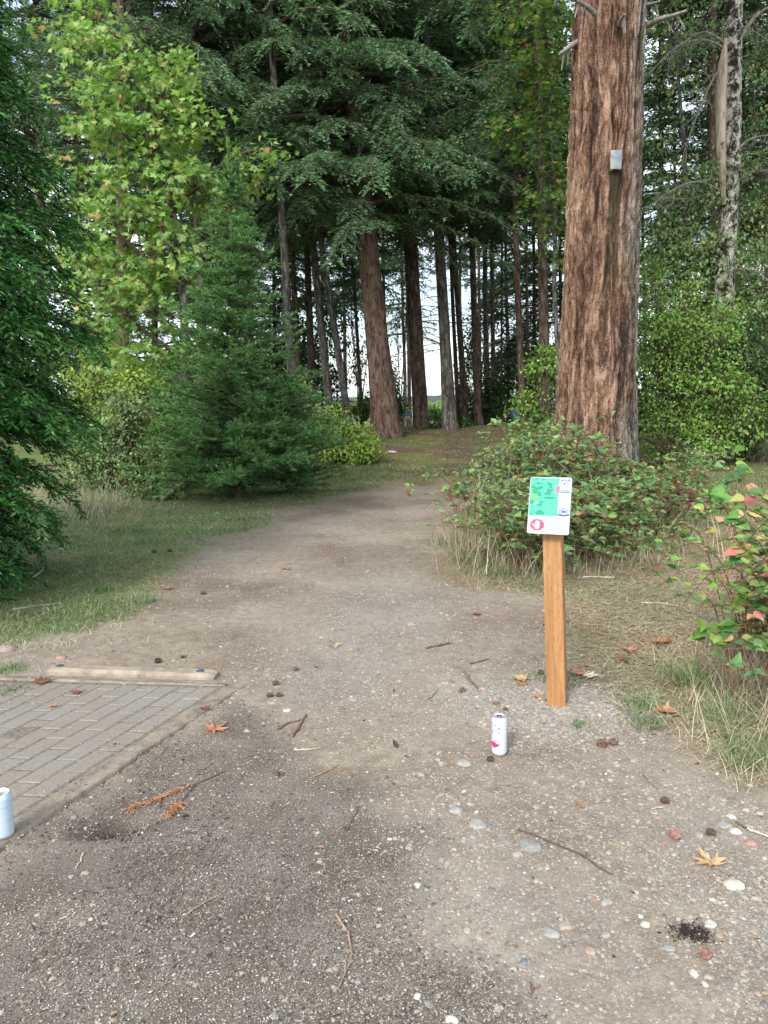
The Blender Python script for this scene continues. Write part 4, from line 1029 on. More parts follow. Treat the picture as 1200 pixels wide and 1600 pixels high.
# ---- young fir with two leaders
def build_young():
    b = G(372, 778); Y = b[1]
    root = thing('young_fir', 'feathery young fir with two leader shoots standing at the grass verge', 'tree', b)
    top = W(352, 230, Y)[2] - b[2]; lean = W(358, 250, Y)[0] - b[0]
    g = Geo(); z = np.linspace(-.1, top, 30); ax = lambda zz: np.array([lean * (zz / top), 0, 0.0])
    tube(g, np.array([ax(q) + [0, 0, q] for q in z]), np.linspace(.055, .008, 30), 8)
    s = np.linspace(0, 1, 8)[:, None]
    tube(g, ax(top * .86) + np.array([0, 0, top * .86]) + s * np.array([.14, -.05, top * .13]) , np.linspace(.012, .006, 8), 6)
    link('trunk', g.mesh('trunk', [M['twig']]), root)
    prof = lambda t: 1.50 * (1 - t) ** .98 + .13
    g = conifer_crown(311, .12, top * .92, prof, 350, .058, .015, step=.075, tw=.34, gap=.028, hang=-.05, droop=.16, rise=.42, inner=.10, axis=ax, taper=1.3, tz=.38)
    # leader shoots bristling with needles
    r = np.random.default_rng(4)
    for base, d, l in ((ax(top * .9) + [0, 0, top * .88], np.array([-.01, 0, 1.]), .70), (ax(top * .9) + [.12, -.04, top * .86], np.array([.02, 0, 1.]), .62)):
        n = 900; q = r.random(n); P = base + d * (q * l)[:, None]; a = r.uniform(0, 2 * pi, n)
        D = unit(np.stack([np.cos(a), np.sin(a), np.full(n, .9)], -1)); stamp(g, 'needle', P, D, rdir(n, r), .045, .011)
    for k in range(7):
        n = 260; a = k * .9; P0 = ax(top * .88) + np.array([0, 0, top * (.84 + .01 * k)]); D0 = unit(np.array([cos(a), sin(a), 1.3])); n = 300; q = r.random(n)
        P = P0 + D0 * (q * .38)[:, None]; a2 = r.uniform(0, 2 * pi, n); stamp(g, 'needle', P, unit(D0 + .9 * np.stack([np.cos(a2), np.sin(a2), np.zeros(n)], -1)), rdir(n, r), .045, .011)
        multi_tube(g, [P0], [P0 + D0 * .38], .005, .003, 4, 1)
    link('crown', g.mesh('crown', [M['young'], M['twig']], smooth=False), root)
    # lower right flank: a second, lower seedling of the same clump
    b = G(450, 772)
    root = thing('fir_seedling', 'low spreading young fir at the right foot of the two leader fir', 'tree', b)
    h = W(455, 590, b[1])[2] - b[2]
    g = Geo(); tube(g, np.array([[0, 0, q] for q in np.linspace(-.05, h * .8, 10)]), np.linspace(.035, .008, 10), 6); link('trunk', g.mesh('trunk', [M['twig']]), root)
    g = conifer_crown(313, .05, h, lambda t: .80 * (1 - t) ** .7 + .1, 100, .052, .012, step=.06, tw=.30, gap=.026, hang=-.03, droop=.15, rise=.42, inner=.1, taper=1.2, tz=.38)
    link('crown', g.mesh('crown', [M['young'], M['twig']], smooth=False), root)
    b = G(285, 765); b[1] += .5
    root = thing('fir_seedling', 'low spreading young fir at the left foot of the two leader fir', 'tree', b)
    g = Geo(); tube(g, np.array([[0, 0, q] for q in np.linspace(-.05, 1.4, 10)]), np.linspace(.035, .008, 10), 6); link('trunk', g.mesh('trunk', [M['twig']]), root)
    g = conifer_crown(314, .05, 1.75, lambda t: .72 * (1 - t) ** .6 + .1, 100, .052, .012, step=.06, tw=.28, gap=.026, hang=-.03, droop=.15, rise=.42, inner=.1, taper=1.2, tz=.38)
    link('crown', g.mesh('crown', [M['young'], M['twig']], smooth=False), root)
build_young()

# ------------------------------------------------------------------ leafy trees and shrubs
def leafy(seed, lobes, tmpl, ll, lw, per, spread, base, wood_r=.03, mat=0, wood=1, droop=.5, flat_=.8, stems=1, outward=.5, trunkpts=None, twigs=True, maxfill=1.0, vs=.55, nmain=None):
    """lobes: (cx,cy,cz,rx,ry,rz,nclusters) in local coordinates; every cluster is a twig end carrying a handful of leaves"""
    r = np.random.default_rng(seed); g = Geo(); gw = Geo()
    base = np.asarray(base, float)
    if trunkpts is not None and nmain:      # boughs that leave the main stem for the outlying crotches
        tp_ = np.asarray(trunkpts)
        for e in tp_[nmain:]:
            c_ = tp_[:nmain]; dd = np.linalg.norm(c_ - e + np.array([0, 0, .8]), axis=1); b0 = c_[np.argmin(dd)]; s_ = np.linspace(0, 1, 10)[:, None]
            tube(gw, b0 + (e - b0) * s_ + np.array([0, 0, -.08]) * np.sin(s_ * pi), np.linspace(wood_r * 1.3, wood_r, 10), 6, 0, False)
    for li, (cx, cy_, cz, rx, ry, rz, n) in enumerate(lobes):
        n = int(n); C = np.array([cx, cy_, cz]); u = rdir(n, r); q = r.random(n) ** (1 / 2.2)
        bump = 1 + .28 * vnoise(u * 2.1 + li * 3.3, seed)
        P = C + u * (q * bump)[:, None] * np.array([rx, ry, rz])
        P[:, 2] = np.maximum(P[:, 2], .05 + .1 * r.random(n))
        if trunkpts is None:
            s = np.linspace(0, 1, 9)[:, None]; e = C + np.array([0, 0, rz * .4]); b0 = base + np.array([r.normal(0, .06), r.normal(0, .06), 0])
            mid = b0 + (e - b0) * s + np.array([0, 0, 1]) * np.linalg.norm((e - b0)[:2]) * .25 * np.sin(s * pi)
            tube(gw, mid, np.linspace(wood_r, wood_r * .3, 9), 6, 0, False)
        else:
            tp = np.asarray(trunkpts); dd = np.linalg.norm(tp - C + np.array([0, 0, rz]), axis=1) ; b0 = tp[np.argmin(dd)]
            s = np.linspace(0, 1, 9)[:, None]; e = C; mid = b0 + (e - b0) * s + np.array([0, 0, 1]) * .12 * np.linalg.norm(e - b0) * np.sin(s * pi) + .04 * np.linalg.norm(e - b0) * np.sin(s * 6 + li) 
            tube(gw, mid, np.linspace(wood_r, wood_r * .25, 9), 6, 0, False)
        # limbs from the stem out to twig ends
        if twigs:
            kk = r.integers(4, 9, n); A = mid[kk]; Bm = (A + P) / 2 + r.normal(0, .04, (n, 3)) * min(rx, rz) * 2
            sel = r.random(n) < .8
            multi_tube(gw, A[sel], Bm[sel], wood_r * .16 + .003, wood_r * .1 + .002, 3); multi_tube(gw, Bm[sel], P[sel], wood_r * .1 + .002, .0015, 3)
        m = per; PP = np.repeat(P, m, 0); k = len(PP)
        off = r.normal(0, 1, (k, 3)) * np.array([spread, spread, spread * vs]); 
        pp = PP + off; out = unit(pp - C) 
        D = unit(out * outward + rdir(k, r) * .7 + np.array([0, 0, -droop]))
        N = unit(np.array([0, 0, flat_]) + rdir(k, r) * .6 + out * .45)
        pp[:, 2] = np.maximum(pp[:, 2], .02)
        sz = r.uniform(.55, 1.2, k)
        stamp(g, tmpl, pp, D, N, ll * sz, lw * sz, 0, ll * sz)
    return g, gw

def shrub(name, label, cat, seed, origin, lobes, tmpl, ll, lw, per, spread, mat, wood='twig', group=None, **kw):
    o = np.asarray(origin, float); root = thing(name, label, cat, o, group)
    g, gw = leafy(seed, lobes, tmpl, ll, lw, per, spread, (0, 0, -.05), **kw)
    link('foliage' if cat != 'tree' else 'crown', g.mesh('foliage', [M[mat]], smooth=False), root)
    link('stems' if cat != 'tree' else 'limbs', gw.mesh('stems', [M[wood]]), root)
    return root

def plobes(o, Y, spec, spec2=None):
    """lobes measured in the photo: (px,py,rx_px,rz_px,ry_m,n[,dY])"""
    out = []; kn = 1.0
    if spec2 is not None: kn, spec = spec, spec2
    for q in spec:
        px, py, rx, rz, ry, n = q[:6]; dY = q[6] if len(q) > 6 else 0
        c = W(px, py, Y + dY) - o; k = (Y + dY) / FPX
        out.append((c[0], c[1], c[2], rx * k, ry * (1.5 if kn < 1 else 1), rz * k, n * kn))
    return out

def at(px, Y):
    p = W(px, 640, Y); return np.array([p[0], Y, float(ground_z(p[0], Y))])

# bigleaf maple on the left, behind the young fir
o = at(255, 14.8); Y = 14.8
tp = np.array([W(x, y, Y + d) - o for x, y, d in ((262, 690, 0), (290, 560, 0), (286, 440, 0), (270, 330, .2), (240, 250, .3), (215, 150, .3), (190, 60, .2), (250, 350, -.3), (310, 420, .2), (200, 380, -.2), (160, 460, -.3), (240, 120, 0))])
root = shrub('maple_tree', 'tall yellow green maple with big lobed leaves behind the young fir', 'tree', 41, o, plobes(o, Y, .72, [
    (230, 170, 75, 55, 1.0, 62), (180, 90, 70, 50, 1.0, 48), (280, 130, 45, 60, .8, 40), (150, 190, 60, 50, .9, 46), (130, 30, 60, 45, .9, 34), (255, 250, 70, 40, .9, 50), (215, 330, 80, 45, 1.0, 64), (310, 300, 70, 40, .9, 46), (300, 215, 50, 40, .8, 26), (385, 270, 42, 28, .6, 20), (418, 232, 16, 12, .3, 5),
    (255, 390, 100, 45, 1.0, 74), (180, 430, 70, 50, 1.0, 52), (240, 470, 85, 45, 1.0, 60), (160, 520, 60, 45, 1.0, 40), (255, 540, 75, 45, 1.0, 50), (200, 590, 80, 40, 1.0, 44), (130, 300, 50, 50, .8, 30), (120, 400, 40, 50, .8, 24), (170, 640, 40, 26, .8, 22)]),
    'maple', .125, .135, 13, .16, 'maple', trunkpts=tp, wood_r=.04, droop=.30, flat_=.8, outward=.6, vs=.28, nmain=7)
g = Geo(); 
for a_, b_ in ((0, 3), (3, 7), (2, 9), (1, 9)):
    pass
tube(g, tp[[0, 1, 2, 3, 4, 5, 6]], [.09, .085, .075, .065, .05, .035, .02], 8); link('trunk', g.mesh('trunk', [M['trunk_grey']]), root)

# vine maple left of the huge trunk
o = at(868, 17.5); Y = 17.5
tp = np.array([W(x, y, Y) - o for x, y in ((872, 660), (872, 560), (866, 450), (868, 330), (860, 200), (858, 100), (850, 20), (830, 250))])
root = shrub('vine_maple', 'open maple with orange tinged leaves left of the huge trunk', 'tree', 43, o, plobes(o, Y, [
    (850, 60, 50, 45, .9, 36), (820, 110, 40, 35, .8, 24), (860, 170, 45, 40, .8, 32), (835, 215, 55, 30, .8, 32), (790, 205, 42, 20, .5, 18), (865, 280, 40, 35, .8, 28), (850, 330, 40, 30, .7, 20), (870, 20, 50, 30, .8, 22), (790, 30, 30, 25, .6, 10), (870, 390, 25, 30, .6, 8)]),
    'maple', .115, .125, 11, .16, 'vine', trunkpts=tp, nmain=7, wood_r=.025, droop=.25, flat_=1.2, outward=.7)
g = Geo(); tube(g, tp[:7], [.06, .055, .05, .045, .035, .03, .015], 8); link('trunk', g.mesh('trunk', [M['trunk_grey']]), root)

# alder with small grey green leaves filling the upper right
o = at(1090, 16.5); Y = 16.5
tp = np.array([W(x, y, Y) - o for x, y in ((1085, 660), (1080, 500), (1075, 380), (1070, 250), (1060, 120), (1050, 20), (1150, 350), (1180, 200))])
root = shrub('alder_tree', 'pale green alder thinly leafed, spreading round the dead tree', 'tree', 47, o, plobes(o, Y, [
    (1050, 380, 60, 50, 1, 190), (1120, 400, 70, 50, 1, 190, -.6), (1180, 360, 60, 60, 1, 190), (1060, 300, 60, 40, 1, 110), (1110, 290, 40, 40, .6, 50, -.9), (1180, 270, 50, 40, 1, 110), (1050, 210, 50, 40, 1, 22), (1070, 120, 60, 50, 1, 36), (1050, 40, 60, 40, 1, 45), (1180, 90, 40, 60, 1, 26), (1110, 20, 60, 40, 1, 32), (1190, 180, 40, 40, 1, 18),
    (1040, 450, 50, 50, 1, 150), (1110, 480, 70, 50, 1, 190, -.6), (1185, 460, 60, 50, 1, 180), (1120, 560, 50, 50, .8, 110, -1.2), (1240, 300, 60, 90, 1, 120), (1240, 470, 60, 60, 1, 90)]),
    'leaf', .085, .062, 9, .15, 'alder', trunkpts=tp, nmain=6, wood_r=.02, droop=.35, flat_=.9, outward=.5)
g = Geo(); tube(g, tp[:6], [.07, .06, .055, .045, .03, .015], 8); link('trunk', g.mesh('trunk', [M['trunk_grey']]), root)

# pale dead tree
def build_snag():
    Y = 15.6; B = at(1128, Y)
    root = thing('dead_tree', 'pale peeling dead tree trunk with bare grey branches, right of the huge fir', 'tree', B)
    pts = np.array([W(x, y, Y) - B for x, y in ((1128, 700), (1126, 600), (1128, 520), (1132, 440), (1138, 360), (1142, 260), (1144, 160), (1146, 60), (1149, -40), (1152, -200), (1156, -420))]); pts[0, 2] = -.1
    k = Y / FPX
    g = Geo(); zz = np.linspace(0, 1, 90); idx = zz * (len(pts) - 1); i0 = np.minimum(idx.astype(int), len(pts) - 2); f = (idx - i0)[:, None]
    P = pts[i0] * (1 - f) + pts[i0 + 1] * f; rad = np.interp(idx, range(11), np.array([19, 17, 15, 14, 13, 13, 13, 12, 11, 9, 4])) * k
    n = 22; a = np.arange(n) * 2 * pi / n
    R = rad[:, None] * (1 + .16 * vnoise(xyz(np.cos(a)[None] * 2.5, np.sin(a)[None] * 2.5, P[:, 2:3] * 1.6), 3) + .08 * vnoise(xyz(np.cos(a)[None] * 6, np.sin(a)[None] * 6, P[:, 2:3] * 6), 3))
    V = P[:, None] + np.stack([R * np.cos(a), R * np.sin(a), np.zeros_like(R)], -1)
    i = np.arange(89)[:, None] * n; j = np.arange(n)[None]; kk = (j + 1) % n
    g.add(V.reshape(-1, 3), np.stack([i + j, i + kk, i + n + kk, i + n + j], -1).reshape(-1, 4)); link('trunk', g.mesh('trunk', [M['snag']]), root)
    # split slab of pale wood on the left flank
    g = Geo(); q = np.array([W(x, y, Y - .12) - B for x, y in ((1131, 320), (1127, 240), (1126, 150), (1129, 105), (1134, 60))])
    tube(g, q, np.array([3, 7, 8, 7, 2]) * k, 7); link('split_slab', g.mesh('split_slab', [bark('bare_pale_wood', (.20, .16, .12), (.42, .35, .28), (.56, .49, .40), .2, 9, .5)]), root)
    r = np.random.default_rng(8)
    for (x0, y0, x1, y1, dY, rr, sg) in ((1140, 75, 1060, 72, -.8, .035, -1), (1150, 70, 1215, 10, .3, .05, 0), (1138, 80, 1010, 120, -1.2, .028, -1), (1135, 250, 1210, 210, -.5, .04, 0), (1140, 95, 1070, 240, -.5, .02, -1),
                                 (1130, 390, 1145, 465, -.5, .022, 0), (1135, 300, 1205, 265, -.6, .022, 0), (1130, 300, 1010, 330, -.9, .02, 0), (1145, 40, 1230, 110, -.4, .02, 0), (1133, 425, 1205, 440, -.6, .018, 0), (1128, 290, 1020, 300, .3, .018, 1)):
        A = W(x0, y0, Y) - B; E = W(x1, y1, Y + dY) - B; s = np.linspace(0, 1, 12)[:, None]; Ln_ = np.linalg.norm(E - A)
        p = A + (E - A) * s + np.array([0, 0, 1]) * Ln_ * (.16 * np.sin(s * pi) * (1 if sg <= 0 else -1)) + .03 * Ln_ * np.sin(s * 9 + x0) * s
        g = Geo(); tube(g, p, np.linspace(rr, .006, 12), 6)
        for q in range(3, 12):
            for _ in range(2):
                d = unit((E - A) / Ln_ + r.normal(0, .8, 3) + [0, 0, -.35]); e = p[q] + d * Ln_ * r.uniform(.12, .32); mm = (p[q] + e) / 2 + r.normal(0, .03, 3)
                multi_tube(g, [p[q], mm], [mm, e], [.008, .005], [.005, .002]); 
                e3 = mm + unit(d + r.normal(0, .8, 3)) * Ln_ * .1; multi_tube(g, [mm], [e3], .004, .0015)
        link('branch', g.mesh('branch', [M['dead']]), root)
build_snag()

# shrubs on the right behind the brambles
o = at(1050, 14.2)
shrub('bright_shrub', 'bright green leafy shrub directly right of the huge trunk', 'shrub', 51, o, plobes(o, 14.2, [(1040, 560, 55, 60, .8, 290), (1090, 520, 60, 50, .8, 250), (1040, 640, 50, 50, .8, 220), (1090, 620, 60, 60, .8, 270), (1030, 500, 35, 40, .6, 120), (1060, 690, 70, 28, .6, 130), (1020, 430, 22, 36, .5, 40), (1075, 450, 26, 30, .5, 40), (1135, 500, 30, 40, .5, 60), (1150, 600, 30, 30, .5, 60, -.4), (1110, 690, 44, 24, .5, 80, -.6)]), 'leaf', .060, .046, 8, .10, 'shrub', stems=3)
o = at(1180, 14.8)
shrub('thicket_shrub', 'darker shrub with oval leaves at the far right of the grass strip', 'shrub', 52, o, plobes(o, 14.8, [(1150, 560, 60, 60, .8, 170), (1200, 620, 70, 70, .9, 230), (1150, 670, 50, 45, .7, 120), (1250, 540, 70, 90, 1, 170), (1280, 660, 70, 50, 1, 120), (1120, 640, 30, 50, .5, 60)]), 'leaf', .070, .054, 9, .11, 'dark_shrub', stems=3)
o = at(1120, 13.7)
shrub('leafy_shrub', 'fresh green shrub low in front of the dead tree', 'shrub', 50, o, plobes(o, 13.7, [(1125, 600, 45, 45, .6, 80), (1160, 650, 50, 40, .6, 90), (1100, 665, 35, 30, .5, 50)]), 'leaf', .070, .056, 9, .10, 'shrub')
o = at(845, 13.6)
shrub('yellow_green_shrub', 'yellow green shrub climbing the left side of the huge trunk', 'shrub', 53, o, plobes(o, 13.6, [(850, 570, 26, 38, .5, 90), (835, 640, 34, 35, .5, 110), (860, 690, 34, 30, .5, 70), (812, 680, 26, 28, .4, 50)]), 'leaf', .07, .052, 6, .08, 'shrub')
# left of the trail
o = at(200, 12.4)
shrub('twiggy_shrub', 'grey green twiggy shrub between the hedge conifer and the young fir', 'shrub', 55, o, plobes(o, 12.4, [(190, 700, 60, 55, .7, 380), (230, 740, 50, 38, .6, 230), (150, 745, 50, 38, .6, 230), (200, 640, 50, 30, .6, 160), (130, 690, 40, 40, .6, 160), (110, 760, 40, 30, .5, 120)]), 'leaf', .055, .040, 9, .085, 'twiggy')
o = at(252, 11.6)
shrub('currant_bush', 'low currant bush with lobed leaves at the left foot of the young fir', 'shrub', 56, o, plobes(o, 11.6, [(240, 770, 38, 18, .35, 34), (215, 790, 30, 12, .3, 20), (275, 760, 20, 16, .3, 16)]), 'maple', .075, .085, 5, .07, 'bramble')
o = at(545, 16.6)
shrub('lime_bush', 'rounded lime green bush left of the broad fir trunk', 'shrub', 57, o, plobes(o, 16.6, [(545, 690, 44, 36, .7, 320), (510, 665, 44, 32, .6, 240), (572, 702, 28, 22, .5, 120), (530, 715, 55, 18, .6, 150)]), 'leaf', .065, .048, 7, .085, 'lime')
o = at(455, 16.0)
shrub('hazel_bush', 'light green bush between the young fir and the grey brown trunk', 'shrub', 58, o, plobes(o, 16.0, [(455, 615, 38, 30, .6, 190), (430, 660, 50, 40, .6, 220), (480, 650, 36, 28, .5, 160), (400, 600, 30, 30, .5, 90)]), 'leaf', .055, .04, 7, .09, 'twiggy')
o = at(170, 13.6)
shrub('golden_bush', 'bush with glowing yellow green leaves above the twiggy shrub', 'shrub', 59, o, plobes(o, 13.6, [(180, 645, 34, 20, .4, 110), (230, 660, 34, 24, .4, 90), (150, 600, 60, 40, .6, 160), (210, 600, 50, 30, .6, 120), (120, 650, 40, 30, .5, 110)]), 'leaf', .07, .055, 6, .08, 'lime')
# understorey in the dark of the wood
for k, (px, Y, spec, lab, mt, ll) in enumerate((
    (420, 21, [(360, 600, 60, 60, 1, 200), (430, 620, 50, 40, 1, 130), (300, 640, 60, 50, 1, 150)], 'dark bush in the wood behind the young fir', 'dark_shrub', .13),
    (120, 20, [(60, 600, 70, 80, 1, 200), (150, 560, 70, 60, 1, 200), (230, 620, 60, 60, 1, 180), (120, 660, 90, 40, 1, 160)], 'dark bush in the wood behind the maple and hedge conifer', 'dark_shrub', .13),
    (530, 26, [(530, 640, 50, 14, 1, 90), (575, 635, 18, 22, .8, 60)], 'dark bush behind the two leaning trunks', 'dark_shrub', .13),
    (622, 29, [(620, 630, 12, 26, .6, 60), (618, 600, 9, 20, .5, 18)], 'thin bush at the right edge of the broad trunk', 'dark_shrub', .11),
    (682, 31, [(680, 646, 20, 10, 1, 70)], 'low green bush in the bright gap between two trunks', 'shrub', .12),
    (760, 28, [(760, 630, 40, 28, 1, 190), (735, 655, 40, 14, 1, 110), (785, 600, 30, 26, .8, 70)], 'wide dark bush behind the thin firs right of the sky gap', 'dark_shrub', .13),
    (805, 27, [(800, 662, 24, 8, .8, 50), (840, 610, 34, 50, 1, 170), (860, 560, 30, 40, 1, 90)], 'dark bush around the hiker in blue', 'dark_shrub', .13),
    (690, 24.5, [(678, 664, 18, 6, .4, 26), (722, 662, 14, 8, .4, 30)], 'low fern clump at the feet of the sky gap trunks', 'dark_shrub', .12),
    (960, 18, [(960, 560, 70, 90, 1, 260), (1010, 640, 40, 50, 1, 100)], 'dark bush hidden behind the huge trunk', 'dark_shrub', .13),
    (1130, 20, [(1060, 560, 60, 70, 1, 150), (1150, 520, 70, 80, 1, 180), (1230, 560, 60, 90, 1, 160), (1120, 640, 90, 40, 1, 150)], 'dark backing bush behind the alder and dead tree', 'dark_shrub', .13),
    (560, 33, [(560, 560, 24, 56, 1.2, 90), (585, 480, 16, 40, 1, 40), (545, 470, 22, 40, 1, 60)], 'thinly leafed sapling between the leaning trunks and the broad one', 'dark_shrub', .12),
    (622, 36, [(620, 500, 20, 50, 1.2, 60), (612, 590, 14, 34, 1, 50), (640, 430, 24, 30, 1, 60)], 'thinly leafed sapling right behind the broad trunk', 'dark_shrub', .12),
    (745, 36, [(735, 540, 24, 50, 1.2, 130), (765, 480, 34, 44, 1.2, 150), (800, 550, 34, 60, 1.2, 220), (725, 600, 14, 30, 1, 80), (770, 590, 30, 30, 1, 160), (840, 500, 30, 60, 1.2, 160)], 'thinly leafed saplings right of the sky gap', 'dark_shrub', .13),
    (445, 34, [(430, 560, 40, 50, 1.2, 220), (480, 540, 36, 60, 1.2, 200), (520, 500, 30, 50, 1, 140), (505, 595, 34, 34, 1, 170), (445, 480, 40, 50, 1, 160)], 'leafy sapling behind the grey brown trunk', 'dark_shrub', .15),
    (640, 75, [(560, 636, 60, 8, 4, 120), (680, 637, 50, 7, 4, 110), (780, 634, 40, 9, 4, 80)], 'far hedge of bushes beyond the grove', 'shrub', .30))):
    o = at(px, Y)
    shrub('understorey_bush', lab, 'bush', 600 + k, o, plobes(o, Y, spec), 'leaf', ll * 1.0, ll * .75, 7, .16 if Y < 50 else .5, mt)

# ------------------------------------------------------------------ brambles
def canes(g, gl, seed, origin, starts, n, ln, rise, r0, leaf, mat_l=0, az=(0, 2 * pi), gapl=.085, tmpl='oval', skip=.0, zmax=None):
    r = np.random.default_rng(seed)
    PL, DL, NL = [], [], []
    for k in range(n):
        b = starts(r); a = r.uniform(*az); l = ln * r.uniform(.5, 1.2); K = 22; s = np.linspace(0, 1, K)[:, None]
        d = np.array([cos(a), sin(a), 0]); sd = np.array([-sin(a), cos(a), 0]); up = rise * r.uniform(.5, 1.25)
        p = b + l * (d * (s * .35 + .65 * s * s) + sd * r.normal(0, .12) * np.sin(s * 4)) + np.array([0, 0, 1]) * (up * np.sin(np.clip(s * r.uniform(1.8, 2.7), 0, pi)))
        gz = ground_z(p[:, 0] + origin[0], p[:, 1] + origin[1], False) - origin[2]; p[:, 2] = np.maximum(p[:, 2], gz + .02)
        tube(g, p, np.linspace(r0, r0 * .35, K), 5, 0, False)
        t = unit(np.gradient(p, axis=0)); m = int(l / gapl)
        for q in r.random(m) * .82 + .18:
            if r.random() < skip: continue
            i = int(q * (K - 1)); side = unit(np.cross(t[i], rdir(1, r)[0])); side[2] = abs(side[2]) * .4 + .12
            e = p[i] + side * leaf * r.uniform(.5, .9); multi_tube(g, [p[i]], [e], .0014, .001)
            lat = unit(np.cross(side, [0, 0, 1.0]) + 1e-6); N = unit(np.array([0, 0, 1.0]) + .5 * r.normal(size=3) + np.array([0, -.3, 0])); sz = r.uniform(.6, 1.15)
            for dd, sc in ((side, 1.0), (side * .35 + lat, .82), (side * .35 - lat, .82)):
                dd = dd + np.array([0, 0, r.uniform(-.35, .1)]); PL.append(e); DL.append(dd); NL.append(np.append(N, sc * sz * leaf))
    NL = np.array(NL); sz = NL[:, 3]; stamp(gl, tmpl, PL, np.array(DL), NL[:, :3], sz, sz * .72, mat_l, sz)

def straws(g, P, h, w, seed, mat=0, tilt=.35, bend=1.0):
    r = np.random.default_rng(seed); n = len(P); a = r.uniform(0, 2 * pi, n)
    D = unit(np.stack([np.cos(a) * tilt * r.random(n) * 1.6, np.sin(a) * tilt * r.random(n) * 1.6, np.ones(n)], -1))
    N = unit(np.stack([np.cos(a + pi), np.sin(a + pi), np.full(n, .25)], -1)); hh = h * r.uniform(.4, 1.25, n)
    stamp(g, 'blade', P, D, N, hh, w, mat, hh * bend * r.uniform(.3, 1.6, n))

def build_brambles():
    # patch round the foot of the huge fir
    o = at(905, 9.0); root = thing('bramble_patch', 'wide bramble patch with scattered red leaves at the foot of the huge fir', 'bramble', o)
    FR = [G(px, py)[:2] for px, py in ((775, 885), (800, 905), (830, 898), (900, 885), (980, 872), (1060, 850), (1100, 800))]
    def starts(r):
        i = r.integers(0, len(FR) - 1); t = r.random(); p = FR[i] * (1 - t) + FR[i + 1] * t
        q = np.array([W(905, 640, 10.4)[0] + r.normal(0, .65), 10.3]); s = r.random() ** 1.1 * .85 + .02
        p = p * (1 - s) + q * s; return np.array([p[0] - o[0], p[1] - o[1], float(ground_z(p[0], p[1], False)) - o[2]])
    g, gl = Geo(), Geo()
    canes(g, gl, 71, o, starts, 330, 1.0, .58, .0045, .074, tmpl='oval', gapl=.055)
    canes(g, gl, 72, o, starts, 150, .9, .25, .004, .06, tmpl='oval', gapl=.05)
    def starts_l(r):
        px = r.uniform(835, 960); q = at(px, r.uniform(8.2, 10.4)); return np.array([q[0] - o[0], q[1] - o[1], q[2] - o[2]])
    canes(g, gl, 74, o, starts_l, 70, .9, 1.0, .0045, .085, tmpl='oval', gapl=.07)
    link('leaves', gl.mesh('leaves', [M['bramble']], smooth=False), root); link('canes', g.mesh('canes', [M['cane']]), root)
    # inner leafy body
    g, gw = leafy(73, plobes(o, 9.3, [(900, 800, 130, 42, .8, 330, -.5), (800, 835, 50, 34, .4, 110, -1.0), (1010, 820, 70, 30, .5, 120, -.6), (825, 790, 55, 42, .6, 150), (1010, 780, 80, 36, .7, 180), (830, 715, 70, 34, .6, 190, .7), (850, 690, 34, 30, .4, 90, 1.0), (845, 720, 34, 36, .4, 60, .2), (790, 740, 60, 40, .5, 120, .3), (1050, 755, 60, 22, .6, 110, .9), (1080, 720, 40, 24, .5, 90, 1.4)]), 'leaf', .062, .045, 6, .075, (0, 0, 0), wood_r=.006)
    link('inner_leaves', g.mesh('inner_leaves', [M['twiggy']], smooth=False), root); link('inner_stems', gw.mesh('inner_stems', [M['twig']]), root)
    # wine red sprays
    r = np.random.default_rng(5)
    for px, py, Y, n in ((1055, 770, 8.7, 30), (1080, 778, 8.8, 22), (720, 778, 8.6, 12), (945, 762, 8.8, 10), (885, 745, 8.6, 3), (745, 755, 8.8, 6)):
        c = W(px, py, Y) - o; P = c + r.normal(0, .09 if n > 6 else .02, (n, 3)); g = Geo()
        stamp(g, 'oval', P, unit(rdir(n, r) + [0, -.3, -.4]), unit(rdir(n, r) * .5 + [0, -.4, 1]), .085, .06); b0 = c + np.array([0, .1, -.35])
        multi_tube(g, np.repeat(b0[None], n, 0), P, .003, .0015, 3, 1); link('red_spray', g.mesh('red_spray', [M['wine'], M['cane']], smooth=False), root)
    # bare arching canes
    g = Geo()
    for (x0, y0, x1, y1, x2, y2, Y) in ((1035, 850, 960, 800, 840, 690, 8.0), (945, 860, 930, 770, 915, 720, 8.1), (760, 870, 745, 790, 785, 700, 8.0), (1010, 880, 985, 790, 915, 680, 8.2), (800, 900, 790, 800, 800, 710, 8.1)):
        A, B, C_ = W(x0, y0, Y) - o, W(x1, y1, Y) - o, W(x2, y2, Y) - o; s = np.linspace(0, 1, 16)[:, None]; A[2] = max(A[2], float(ground_z(A[0] + o[0], A[1] + o[1])) - o[2])
        tube(g, (1 - s) ** 2 * A + 2 * s * (1 - s) * (2 * B - (A + C_) / 2) + s * s * C_, np.linspace(.007, .003, 16), 5)
    link('bare_canes', g.mesh('bare_canes', [M['dead']]), root)
    # right foreground bush
    o = on_ground(*(G(1315, 1125)[:2])); root = thing('autumn_bramble', 'bramble with pink, red and lime leaves at the right edge over dry grass', 'bramble', o)
    g, gl = Geo(), Geo()
    def st2(r): return np.array([r.normal(.12, .16), r.normal(.25, .35), 0])
    canes(g, gl, 81, o, st2, 40, .62, .85, .0042, .064, tmpl='oval', az=(pi * .55, pi * 1.45), gapl=.05)
    canes(g, gl, 83, o, st2, 30, .5, .85, .0042, .075, tmpl='oval', az=(-pi * .5, pi * .5), gapl=.05)
    link('leaves', gl.mesh('leaves', [M['bramble_red']], smooth=False), root)
    g2, gl2 = Geo(), Geo(); canes(g2, gl2, 82, o, st2, 90, .52, .60, .004, .058, tmpl='oval', gapl=.05)
